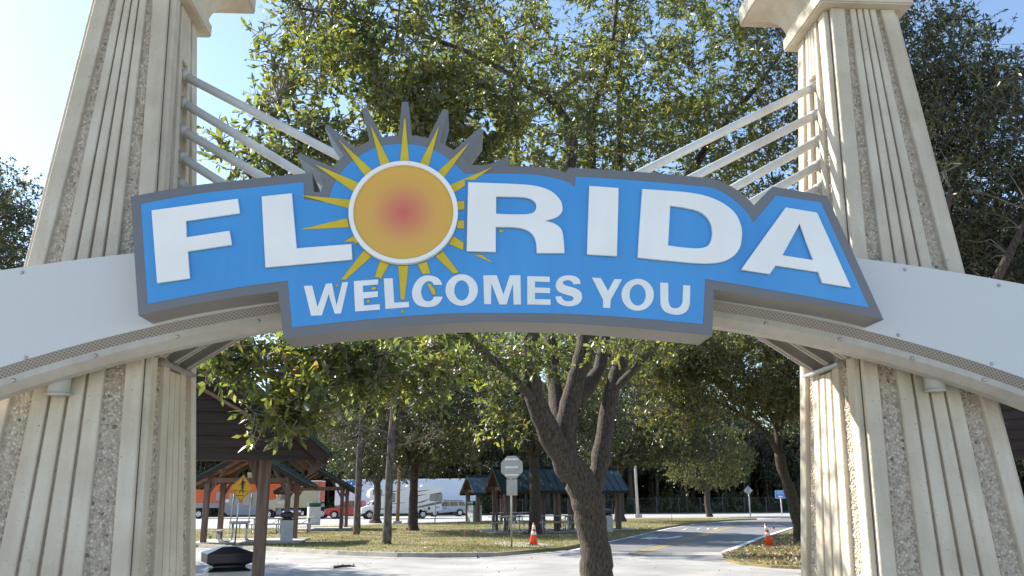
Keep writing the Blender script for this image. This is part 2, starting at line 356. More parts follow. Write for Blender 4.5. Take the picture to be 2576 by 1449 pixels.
sheet('parking_lot', [(-90, 62), (-40, 66)]+[(p.x, p.y) for p in lot_near]+[(left_line[-1].x, left_line[-1].y+0.4), (40, 86), (90, 86), (110, 105), (-90, 112)], -0.004, 'lot')
isl = [(p.x, p.y) for p in kerb[:-1]]+[(p.x, p.y) for p in left_line]+[(p.x, p.y) for p in reversed(lot_near)]+[(-40, 65), (-60, 60), (kerb[0].x-3, kerb[0].y)]
sheet('grass_island', isl, GZ, 'grass_ground', 0.16)
rg = [(p.x, p.y) for p in [gp(1837, 1391), gp(1818, 1400), gp(1827, 1412), gp(1860, 1421), gp(1940, 1429), gp(2020, 1433)]]
verge = [rg[0]]+[(p.x+0.25, p.y-0.1) for p in right_line]+[(45, 58), (60, 40), (60, 20), (25, 19.5)]+list(reversed(rg[1:]))
sheet('grass_verge', verge, 0.06, 'grass_ground', 0.1)
sheet('verge_far', [(-90, 112.2), (110, 105.2), (180, 300), (-120, 300)], 0.02, 'far_ground')
sheet('sand_patch', [(gp(x, y, GZ).x, gp(x, y, GZ).y) for x, y in [(1235, 1367), (1270, 1373), (1320, 1377), (1375, 1375), (1400, 1371), (1350, 1366), (1290, 1363)]], GZ+0.004, 'sand')
def strip(name, path, w, z, material, parent=None):
    mb = MB(); n = len(path); L_ = []; 
    for i, p in enumerate(path):
        t = (path[min(i+1, n-1)]-path[max(i-1, 0)]); t.z = 0; t.normalize(); s_ = Vector((-t.y, t.x, 0))*w/2
        L_.append((p+s_, p-s_))
    mb.add([(q.x, q.y, z) for pr in L_ for q in pr], [(2*i, 2*i+1, 2*i+3, 2*i+2) for i in range(n-1)])
    o = build(name, mb, material, parent); o['kind'] = 'structure'; return o
strip('edge_line', [p+Vector((0.22, -0.1, 0)) for p in left_line], 0.16, 0.009, 'paint_white')
strip('edge_line', [p+Vector((-0.2, 0.0, 0)) for p in right_line], 0.22, 0.009, 'paint_white')
cl = [gp(*p) for p in [(1590, 1396), (1650, 1379), (1782, 1341.7), (1847.5, 1323), (1900, 1315), (1980, 1309)]]
strip('centre_line', [p+Vector((-0.13, 0, 0)) for p in cl], 0.1, 0.009, 'paint_yellow')
strip('centre_line', [p+Vector((0.13, 0, 0)) for p in cl], 0.1, 0.009, 'paint_yellow')
strip('stop_line', [gp(1478, 1391), gp(1530, 1392), gp(1596, 1394.5)], 0.5, 0.009, 'paint_white')
def ground_poly(name, px, z, material):
    return sheet(name, [(gp(x, y).x, gp(x, y).y) for x, y in px], z, material)
X5 = lambda x, y: (1496.8+x*0.2002, 1163.5+y*0.2002)
ground_poly('turn_arrow', [X5(*p) for p in [(548, 958), (660, 940), (800, 937), (775, 948), (880, 950), (960, 940), (1040, 925), (1118, 924), (1060, 940), (980, 953), (900, 961), (760, 962), (710, 962), (705, 974), (650, 966)]], 0.009, 'paint_white')
for k, px in enumerate([[(1090, 850), (1150, 828), (1165, 828), (1110, 850)], [(1265, 842), (1310, 826), (1326, 826), (1285, 843)], [(1400, 842), (1420, 824), (1438, 824), (1418, 842)], [(1480, 840), (1535, 822), (1552, 822), (1500, 841)]]):
    ground_poly('lane_marking', [X5(*p) for p in px], 0.009, 'paint_white')
# kerb in cast segments
kroot = bpy.data.objects.new('kerb', None); C.objects.link(kroot); kroot['kind'] = 'structure'
dense = []
for a, b in zip(kerb[:-1], kerb[1:]):
    m = max(1, int((b-a).length/0.5))
    dense += [a.lerp(b, k/m) for k in range(m)]
dense.append(kerb[-1])
seg_n = 6
for i in range(0, len(dense)-1, seg_n):
    pts = dense[i:i+seg_n+1]
    if len(pts) < 2: break
    if pts[0].x < -14: continue
    mb = MB(); rings = []
    for k, p in enumerate(pts):
        t = (pts[min(k+1, len(pts)-1)]-pts[max(k-1, 0)]).normalized(); nrm = Vector((-t.y, t.x, 0))
        if nrm.y < 0: nrm = -nrm
        sh = t*0.008 if k == 0 else (-t*0.008 if k == len(pts)-1 else Vector())
        fade = min(1, max(0.15, (3.0-(p.x))/2.5))
        prof = [(-0.34, 0.006), (-0.05, 0.03), (0.0, 0.14*fade+0.01), (0.14, 0.15*fade+0.01), (0.14, -0.05), (-0.34, -0.05)]
        rings.append([p+sh+nrm*a+Vector((0, 0, z)) for a, z in prof])
    mb.loft(rings); build('kerb_segment', mb, 'kerb_concrete', kroot)

# ------------------------------------------------------------------ gateway pylons
XL, XR, YC = -2.565, 3.22, 6.05
ZTOP = 5.46
pw = lambda z: 1.302-0.1247*z
pd = lambda z: 1.402-0.1435*z
CH, RIB = 0.045, 0.035
def pylon(X, label, inner):
    rt = root('concrete_pylon', (X, YC, 0), label, 'pylon', 'pylons of the welcome gateway')
    P = lambda z, n, u, off: None
    def ring(z, d):
        a, b = pw(z)/2-d, pd(z)/2-d; c = CH+0.012
        return [Vector(p) for p in ((a-c, -b, z), (a, -b+c, z), (a, b-c, z), (a-c, b, z), (-a+c, b, z), (-a, b-c, z), (-a, -b+c, z), (-a+c, -b, z))]
    mb = MB(); mb.loft([ring(0, RIB), ring(ZTOP, RIB)]); build('shaft', mb, 'mortar', rt)
    faces = {'front': (0, -1), 'back': (0, 1), 'east': (1, 0), 'west': (-1, 0)}
    fa = lambda z: 0.13+(z-1.9)/3.4*0.08
    fb = lambda z: 0.27+(z-1.9)/3.4*0.03
    def pos(face, z, u, off):
        nx, ny = faces[face]
        if nx == 0:
            w = pw(z)-2*CH; return Vector(((u-0.5)*w, ny*(pd(z)/2+off), z))
        w = pd(z)-2*CH; return Vector((nx*(pw(z)/2+off), (u-0.5)*w, z))
    def slab(name, face, u0, u1, z0=0.0, z1=ZTOP):
        mb = MB(); rings = []
        for z in (z0, z1):
            a, b = u0(z), u1(z)
            rings.append([pos(face, z, a, -RIB-0.01), pos(face, z, a, 0), pos(face, z, b, 0), pos(face, z, b, -RIB-0.01)])
        mb.loft(rings); return build(name, mb, 'concrete', rt, bevel=0.006)
    for face in faces:
        slab('edge_band', face, lambda z: 0.0, fa); slab('edge_band', face, lambda z: 1-fa(z), lambda z: 1.0)
        for k in range(4):
            g = 0.022
            u0 = lambda z, k=k: fb(z)+(1-2*fb(z))*(k/4)+g/2*(k > 0)
            u1 = lambda z, k=k: fb(z)+(1-2*fb(z))*((k+1)/4)-g/2*(k < 3)
            if face == inner and k in (1, 2):
                slab('rib', face, u0, u1, 0.0, 2.52); slab('rib', face, u0, u1, 5.0, ZTOP)
            else: slab('rib', face, u0, u1)
    # exposed pebbles
    ph = (1+5**.5)/2
    ico = np.array([(-1, ph, 0), (1, ph, 0), (-1, -ph, 0), (1, -ph, 0), (0, -1, ph), (0, 1, ph), (0, -1, -ph), (0, 1, -ph), (ph, 0, -1), (ph, 0, 1), (-ph, 0, -1), (-ph, 0, 1)])/1.902
    icf = np.array([(0, 11, 5), (0, 5, 1), (0, 1, 7), (0, 7, 10), (0, 10, 11), (1, 5, 9), (5, 11, 4), (11, 10, 2), (10, 7, 6), (7, 1, 8), (3, 9, 4), (3, 4, 2), (3, 2, 6), (3, 6, 8), (3, 8, 9), (4, 9, 5), (2, 4, 11), (6, 2, 10), (8, 6, 7), (9, 8, 1)])
    rg_ = np.random.default_rng(5 if X < 0 else 6)
    cen = []
    for face in ('front', 'east', 'west'):
        for side in (0, 1):
            z = 0.6
            while z < ZTOP-0.02:
                w = (fb(z)-fa(z))*(pw(z)-2*CH); n = max(2, int(w/0.021))
                for k in range(n):
                    u = fa(z)+(fb(z)-fa(z))*(k+0.5+rg_.uniform(-0.35, 0.35))/n
                    cen.append((*pos(face, z+rg_.uniform(-0.008, 0.008), u if side == 0 else 1-u, -RIB-0.002), 0 if face == 'front' else 1))
                z += 0.019
    cen = np.array(cen); N = len(cen)
    r = rg_.uniform(0.0095, 0.0165, (N, 1, 1)); ang = rg_.uniform(0, 6.28, N); ca, sa = np.cos(ang), np.sin(ang)
    base = ico[None]*np.stack([rg_.uniform(0.8, 1.3, N), rg_.uniform(0.55, 0.9, N), rg_.uniform(0.7, 1.1, N)], 1)[:, None, :]
    rx = base[:, :, 0]*ca[:, None]-base[:, :, 2]*sa[:, None]; rz = base[:, :, 0]*sa[:, None]+base[:, :, 2]*ca[:, None]
    fr = cen[:, 3:4] == 0
    V = np.where(fr[:, :, None], np.stack([rx, base[:, :, 1], rz], 2), np.stack([base[:, :, 1], rx, rz], 2))*r+cen[:, None, :3]
    F = (icf[None]+12*np.arange(N)[:, None, None]).reshape(-1, 3)
    fast('pebbles', V.reshape(-1, 3), F, 'pebble', rt, 'stuff', True)
    # capital: collar, flared cove, top slab
    def sq(h, z): return [Vector((h, -h, z)), Vector((h, h, z)), Vector((-h, h, z)), Vector((-h, -h, z))]
    mb = MB(); mb.loft([sq(0.39, ZTOP), sq(0.39, ZTOP+0.12)]); build('collar', mb, 'concrete', rt, bevel=0.012, seg=2)
    mb = MB(); rings = []
    for k in range(9):
        a = k/8*math.pi/2; rings.append(sq(0.36+0.30*(1-math.cos(a)), ZTOP+0.12+0.30*math.sin(a)))
    mb.loft(rings); build('cove', mb, 'concrete', rt)
    mb = MB(); mb.loft([sq(0.665, ZTOP+0.42), sq(0.665, ZTOP+0.60)]); build('top_slab', mb, 'concrete', rt, bevel=0.012, seg=2)
    return rt
pylon(XL, 'tapered ribbed concrete pylon carrying the left end of the arch, standing under the F', 'east')
pylon(XR, 'tapered ribbed concrete pylon carrying the right end of the arch, sunlit on its inner face', 'west')

# ------------------------------------------------------------------ arch beam
BO = Vector((0.336, 5.3, 0.0))
arch = root('arch_beam', BO, 'grey metal arch with perforated face spanning in front of both pylons', 'arch')
lipc, lipR = Vector((0.336, -6.610)), 9.433
bc, bR = Vector((0.341, -6.768)), 9.723
tc_, tR = Vector((0.327, -15.871)), 19.19
XS = [-6.4+12.8*k/96+0.336 for k in range(97)]
def zc(c, r, x): 
    d = r*r-(x-c.x)**2; return c.y+math.sqrt(max(d, 0.0))
def ribbon(name, prof, material, uvs=False):
    """prof: functions x -> (Y, z), swept along the arch"""
    n = len(prof); V = []; F = []
    for x in XS:
        for p in prof: y, z = p(x); V.append((x-BO.x, y-BO.y, z))
    for i in range(len(XS)-1):
        for j in range(n-1): F.append((i*n+j, (i+1)*n+j, (i+1)*n+j+1, i*n+j+1))
    me = bpy.data.meshes.new(name); me.from_pydata(V, [], F)
    if uvs:
        uv = me.uv_layers.new(name='UVMap')
        cum = [0]
        for j in range(1, n):
            a = prof[j-1](0.336); b = prof[j](0.336); cum.append(cum[-1]+math.hypot(a[0]-b[0], a[1]-b[1]))
        s_ = [0]
        for i in range(1, len(XS)):
            a = prof[0](XS[i-1]); b = prof[0](XS[i]); s_.append(s_[-1]+math.hypot(XS[i]-XS[i-1], a[1]-b[1]))
        for l in me.loops:
            i, j = divmod(l.vertex_index, n)
            vco = V[l.vertex_index]; top = V[i*n]
            uv.data[l.index].uv = (s_[i], math.dist(vco, top))
    return link(name, me, material, arch)
ztop = lambda x: zc(tc_, tR, x); zbot = lambda x: min(zc(bc, bR, x), ztop(x)-0.1); zlip = lambda x: zc(lipc, lipR, x)
Yf = 5.20
ribbon('fascia_panel', [lambda x: (Yf, ztop(x)), lambda x: (Yf, zbot(x)+0.001)], 'perf_fascia', True)
ribbon('top_plate', [lambda x: (5.41, ztop(x)), lambda x: (Yf, ztop(x))], 'flange_metal')
ribbon('perforated_soffit', [lambda x: (Yf, zbot(x)), lambda x: (5.253, zlip(x)+0.086)], 'perf_strip_shaded', True)
ribbon('flange', [lambda x: (5.262, zlip(x)+0.0885), lambda x: (5.25, zlip(x)+0.0885), lambda x: (5.25, zlip(x)+0.045), lambda x: (5.325, zlip(x)), lambda x: (5.41, zlip(x)), lambda x: (5.41, ztop(x)-0.003)], 'flange_metal')
def dome(name, p, n, r):
    mb = MB(); n = Vector(n).normalized(); mb.tube([Vector(p), Vector(p)+n*r*0.6, Vector(p)+n*r], [r, r*0.8, r*0.3], 8)
    return build(name, mb, 'galv', arch, True, BO)
for px in [(34, 957), (240.5, 895), (446, 847), (649.5, 807.7), (1926.5, 814.6), (2113, 853.7), (2294.6, 901.8), (2475.6, 955.6)]:
    p = at(*px, 5.249); dome('bolt', p, (0, -1, 0), 0.014)
for px in [(55.5, 685.6), (65, 900), (2277, 678), (2513, 718), (2260, 843), (2495, 915)]:
    p = at(*px, Yf-0.001); dome('bolt', p, (0, -1, 0), 0.012)
# box between the pylons that carries the tubes
mb = MB(); rings = []
for k in range(25):
    x = -1.95+(2.6+1.95)*k/24; zt, zb = ztop(x)-0.05, zlip(x)+0.24
    rings.append([Vector((x, 5.42, zb)), Vector((x, 6.30, zb)), Vector((x, 6.30, zt)), Vector((x, 5.42, zt))])
mb.loft(rings); build('cross_box', mb, 'gusset_metal', arch, org=BO)
for side, X, s_ in (('l', XL, 1), ('r', XR, -1)):
    zs = 2.56; xin = X+s_*(pw(zs)/2-0.01)
    for y in (5.62, 5.90, 6.18):
        zt = 2.95; mb = MB()
        x1 = xin+s_*0.46
        mb.prism([(xin, zs), (xin, zt), (x1, zt-0.02), (x1, zlip(x1)+0.2), (xin+s_*0.07, zs)], y-0.012, y+0.012)
        build('gusset_plate', mb, 'gusset_metal', arch, org=BO)
        mb = MB(); mb.bar((xin+s_*0.05, y, zs+0.005), (x1, y, zlip(x1)+0.215), 0.075, 0.012); build('gusset_flange', mb, 'flange_metal', arch, org=BO)
    mb = MB(); mb.box((xin+s_*0.03, 6.03, zs-0.02), (0.07, 0.64, 0.02)); build('shelf_angle', mb, 'galv', arch, org=BO)
tubesL = [((462, 190), (838, 385)), ((460, 258), (745, 430)), ((457, 328), (655, 442)), ((455, 395), (550, 455)), ((452, 463), (480, 480))]
tubesR = [((2045, 220), (1620, 430)), ((2050, 290), (1755, 440)), ((2055, 355), (1850, 470)), ((2060, 415), (1970, 465)), ((2064, 472), (2020, 496))]
for ts in (tubesL, tubesR):
    for a, b in ts:
        A, B = at(*a, YC), at(*b, YC); d = (B-A).normalized()
        n = 0
        E_ = Vector(B)
        while E_.z > ztop(E_.x)-0.12 and n < 200: E_ = E_+d*0.02; n += 1
        mb = MB(); mb.cyl(A-d*0.12, E_, 0.034, 20); tb_ = build('support_tube', mb, 'tube_white', arch, True, BO)
        mb = MB(); mb.cyl(A-d*0.03, A+d*0.035, 0.043, 20); build('tube_collar', mb, 'flange_metal', tb_, True, BO)
# downlights under the beam
for px, lab in (((148, 985), 'grey cylindrical downlight below the arch on the left pylon'), ((2352, 976), 'grey cylindrical downlight below the arch on the right pylon')):
    p = at(*px, 5.455)-Vector((0, 0, 0.025)); d = root('downlight', p, lab, 'lamp', 'downlights under the arch')
    mb = MB(); mb.cyl((0, 0, 0.012), (0, 0, 0.30), 0.066, 24); build('housing', mb, 'lamp_grey', d, True)
    mb = MB(); mb.cyl((0, 0, 0), (0, 0, 0.012), 0.07, 24); build('trim_ring', mb, 'lamp_grey', d, True)

# ------------------------------------------------------------------ welcome sign
SO = Vector((0.33, 5.12, 3.1)); SY = 4.96
sign = root('welcome_sign', SO, 'blue cabinet sign reading FLORIDA WELCOMES YOU with a sun for the O', 'sign')
A = lambda l: [(251.6+0.40283*p[0], 377.4+0.40283*p[1], *p[2:]) for p in l]
B = lambda l: [(1100.6+0.45167*p[0], 377.4+0.45167*p[1], *p[2:]) for p in l]
D = lambda l: [(723.2+0.23194*p[0], 239+0.23194*p[1], *p[2:]) for p in l]
G = lambda l: [(849.0+0.21697*p[0], 534.6+0.21697*p[1], *p[2:]) for p in l]
outer = (A([(190, 292), (560, 225, 1), (950, 180, 1)]) + D([(265, 842), (285, 1050), (352, 1056), (380, 985, 1), (420, 897), (105, 660), (128, 628), (495, 785), (550, 712, 1), (612, 657), (405, 346), (440, 320), (742, 577), (815, 535, 1), (890, 500),
    (805, 148), (858, 135), (1030, 460), (1115, 445, 1), (1205, 438), (1240, 75), (1310, 75), (1340, 440), (1435, 450, 1), (1525, 470), (1685, 152), (1745, 160), (1650, 515), (1730, 555, 1), (1805, 600), (2080, 358), (2125, 390), (1910, 685), (1942, 722, 1), (1975, 757), (2165, 760), (2390, 672), (2415, 720), (2355, 768)])
    + B([(400, 90), (540, 93, 1), (640, 103, 1), (712, 125), (733, 98), (1100, 120, 1), (1500, 155), (1570, 172, 1), (1640, 205, 1), (1700, 245, 1), (1762, 307), (1865, 203), (2170, 255), (2485, 945), (2200, 882, 1), (1850, 822, 1), (1540, 775), (1530, 1035), (1100, 993, 1), (700, 966, 1), (200, 959, 1)])
    + A([(2000, 1097, 1), (1500, 1138, 1), (1145, 1178), (1113, 882), (800, 925, 1), (500, 975, 1), (240, 1033)]))
cab = plate('cabinet', [outer], SY, 0.31, 'sign_grey', sign, SO)
cab.data.materials.append(MAT['sign_side_bounce'])
for p in cab.data.polygons:
    if abs(p.normal.y) < 0.5: p.material_index = 1
blue = (A([(255, 338), (600, 275, 1), (950, 235, 1)]) + D([(175, 945), (180, 1135), (430, 1163), (455, 1110), (490, 1000, 1), (570, 860, 1), (670, 745, 1), (780, 662, 1), (890, 600, 1), (1010, 555, 1), (1140, 535, 1), (1270, 532, 1), (1400, 543, 1), (1530, 575, 1), (1660, 635, 1), (1770, 710, 1), (1870, 800, 1), (1925, 855)])
    + B([(400, 132, 1), (560, 140, 1), (700, 170, 1), (765, 205), (770, 148), (1100, 170, 1), (1500, 205), (1560, 222, 1), (1640, 270, 1), (1720, 345, 1), (1757, 405), (1885, 253), (2135, 292), (2403, 878), (1950, 795, 1), (1490, 718), (1478, 970), (1100, 935, 1), (700, 912, 1), (300, 908, 1)])
    + A([(2107, 1024, 1), (1700, 1055, 1), (1200, 1108), (1172, 815), (800, 868, 1), (298, 962)]))
plate('blue_face', [blue], SY-0.003, 0.003, 'sign_blue', sign, SO)
letters = [
 [A([(320, 375), (860, 302), (872, 393), (535, 442), (540, 543), (808, 502), (822, 590), (547, 632), (560, 800), (355, 830)])],
 [A([(1008, 288), (1198, 268), (1228, 612), (1570, 585), (1575, 683), (1032, 732)])],
 [B([(170, 178), (330, 183, 1), (480, 190, 1), (570, 203, 1), (640, 232, 1), (685, 278, 1), (697, 320, 1), (690, 350, 1), (660, 375, 1), (598, 393), (655, 410, 1), (690, 440, 1), (702, 490, 1), (708, 573), (553, 573), (548, 510, 1), (530, 470, 1), (490, 442, 1), (430, 430, 1), (325, 428), (325, 567), (162, 562)]),
  B([(327, 258), (450, 260), (515, 270, 1), (545, 293, 1), (550, 318, 1), (535, 345, 1), (490, 356, 1), (327, 353)])],
 [B([(845, 198), (1010, 210), (1000, 590), (833, 580)])],
 [B([(1140, 215), (1270, 224, 1), (1400, 235, 1), (1510, 258, 1), (1600, 300, 1), (1660, 352, 1), (1692, 420, 1), (1697, 480, 1), (1682, 550, 1), (1640, 597, 1), (1575, 624, 1), (1480, 631, 1), (1300, 617, 1), (1115, 598)]),
  B([(1297, 310), (1400, 325, 1), (1470, 348, 1), (1515, 392, 1), (1530, 445, 1), (1525, 500, 1), (1500, 535, 1), (1440, 546, 1), (1285, 530)])],
 [B([(1940, 318), (2115, 347), (2305, 765), (2145, 738), (2122, 678), (1885, 643), (1852, 690), (1692, 665)]), B([(2018, 410), (2093, 612), (1923, 585)])],
]
for l in letters: plate('letter', l, SY-0.026, 0.022, 'sign_white', sign, SO, bevel=0.004)
def ell(cx, cy, rx, ry, n=20): return [(cx+rx*math.cos(2*math.pi*k/n), cy+ry*math.sin(2*math.pi*k/n), 1) for k in range(n)]
small = [
 [A([(1273, 848), (1325, 846), (1358, 980), (1410, 835), (1448, 832), (1477, 970), (1513, 826), (1550, 824), (1505, 1020), (1465, 1022), (1428, 900), (1385, 1032), (1318, 1035)])],
 [G([(188, 795), (470, 775), (470, 832), (293, 850), (297, 925), (468, 912), (468, 978), (303, 995), (305, 1078), (490, 1062), (493, 1125), (205, 1147)])],
 [G([(537, 765), (640, 762), (658, 1045), (828, 1035), (830, 1095), (556, 1118)])],
 [G([(1210, 838), (1200, 800, 1), (1160, 757, 1), (1090, 732, 1), (1010, 732, 1), (940, 768, 1), (888, 838, 1), (865, 920, 1), (875, 1000, 1), (915, 1060, 1), (980, 1090, 1), (1050, 1096, 1), (1130, 1082, 1), (1190, 1037, 1), (1220, 975), (1120, 975), (1095, 1015, 1), (1050, 1030, 1), (1003, 1013, 1), (977, 965, 1), (970, 905, 1), (988, 848, 1), (1030, 803, 1), (1070, 795, 1), (1100, 810, 1), (1115, 838)])],
 [G(ell(1440, 898, 188, 182)), G(ell(1440, 902, 86, 116))],
 [B([(255, 698), (330, 697), (367, 805), (402, 698), (462, 697), (465, 860), (424, 860), (420, 745), (385, 860), (345, 860), (300, 742), (298, 858), (260, 858)])],
 [B([(500, 702), (625, 705), (626, 735), (543, 732), (543, 765), (628, 768), (626, 797), (543, 795), (543, 830), (630, 832), (630, 862), (500, 860)])],
 [B([(797, 745), (790, 720, 1), (765, 703, 1), (725, 698, 1), (685, 708, 1), (662, 735, 1), (660, 765, 1), (675, 788, 1), (715, 805, 1), (748, 814, 1), (758, 826, 1), (748, 839, 1), (725, 842, 1), (700, 833, 1), (690, 815), (657, 815), (667, 845, 1), (690, 862, 1), (730, 870, 1), (775, 862, 1), (800, 840, 1), (805, 812, 1), (795, 787, 1), (765, 769, 1), (722, 757, 1), (700, 745, 1), (701, 732, 1), (725, 725, 1), (747, 732, 1), (757, 748)])],
 [B([(860, 710), (910, 713), (950, 785), (985, 718), (1028, 720), (965, 835), (962, 880), (922, 878), (922, 832)])],
 [B(ell(1115, 806, 90, 89)), B(ell(1115, 807, 45, 59))],
 [B([(1240, 738), (1285, 740), (1286, 840), (1300, 873, 1), (1325, 881, 1), (1350, 873, 1), (1365, 845), (1368, 752), (1408, 755), (1406, 855), (1388, 897, 1), (1350, 916, 1), (1305, 914, 1), (1262, 895, 1), (1242, 855)])],
]
for l in small: plate('small_letter', l, SY-0.0065, 0.003, 'small_white', sign, SO, bevel=0.0005)
rays = [D([(135, 1085), (680, 1135), (665, 1230)]), D([(283, 745), (780, 955), (720, 1050)]), D([(547, 477), (930, 825), (850, 890)]), D([(895, 310), (1115, 745), (1015, 782)]), D([(1265, 255), (1279, 255), (1320, 738), (1220, 738)]),
 D([(1650, 325), (1525, 795), (1425, 760)]), D([(1980, 510), (1690, 905), (1620, 840)]), D([(2225, 780), (2030, 918), (1925, 918), (1922, 985), (1800, 1060), (1757, 978)]), D([(1838, 1150), (1920, 1150), (1918, 1240), (1855, 1248)]),
 A([(1243, 497), (1545, 425), (1555, 482)]), A([(1520, 573), (1585, 535), (1612, 575), (1590, 588), (1588, 572)]),
 G([(1400, 90), (1468, 92), (1466, 186), (1385, 182)]), G([(1345, 275), (1463, 350), (1460, 437), (1293, 365)]), G([(1222, 450), (1405, 693), (1345, 708), (1137, 508)]), G([(1580, 487), (1665, 487), (1808, 588)]), G([(1870, 203), (1905, 203), (1945, 220), (1872, 225)]),
 G([(1038, 568), (1075, 706), (985, 712), (932, 600)]), G([(1040, 820), (1080, 828), (1095, 865), (1120, 868), (1142, 950), (1100, 952)]), G([(822, 617), (778, 1012), (733, 1010), (705, 617)]), G([(743, 1128), (765, 1128), (758, 1170), (748, 1170)]),
 G([(490, 565), (597, 600), (497, 778), (485, 752), (432, 750)]), G([(395, 868), (452, 862), (440, 895), (388, 895)]), G([(350, 1012), (375, 1012), (360, 1045), (340, 1047)]), G([(305, 440), (392, 510), (95, 778), (40, 780)]), A([(1480, 838), (1490, 830), (1485, 852), (1473, 855)])]
for l in rays:
    r_ = plate('sun_ray', [l], SY-0.0065, 0.003, 'ray_yellow', sign, SO)
    c = Vector((sum(p[0] for p in l)/len(l), sum(p[1] for p in l)/len(l)))
    big = []
    for p in l:
        d = Vector(p[:2])-c; big.append(tuple(c+d*(1+1.5/max(d.length, 4))))
    e = plate('ray_shade_rim', [big], SY-0.005, 0.0018, 'ray_edge_shade', r_, SO)  # dark plate paints in the shade of the inset edge round the ray
RC = Vector((-0.382, 0, 3.369))
def disc(name, r0, r1, y0, y1, material, n=72):
    mb = MB()
    for (r, y) in ((r1, y1), (r1, y0+0.004), (r1-0.004, y0)) + (((r0+0.004, y0), (r0, y0+0.004), (r0, y1)) if r0 else ()):
        mb.v += [(r*math.cos(2*math.pi*k/n), y, r*math.sin(2*math.pi*k/n)) for k in range(n)]
    m = len(mb.v)//n
    for i in range(m-1):
        for k in range(n): mb.f.append((i*n+k, i*n+(k+1) % n, (i+1)*n+(k+1) % n, (i+1)*n+k))
    if not r0: mb.f.append(tuple((m-1)*n+k for k in range(n)))
    o = build(name, mb, material, sign); o.location = (RC.x-SO.x, 0, RC.z-SO.z); return o
disc('sun_ring', 0.312, 0.3415, SY-0.045-SO.y, SY-0.004-SO.y, 'sign_white')
sdisc = disc('sun_disc', 0, 0.3135, -0.012, 0.0, 'sun_print'); sdisc.location = (RC.x-SO.x, SY-0.012-SO.y, RC.z-SO.z)

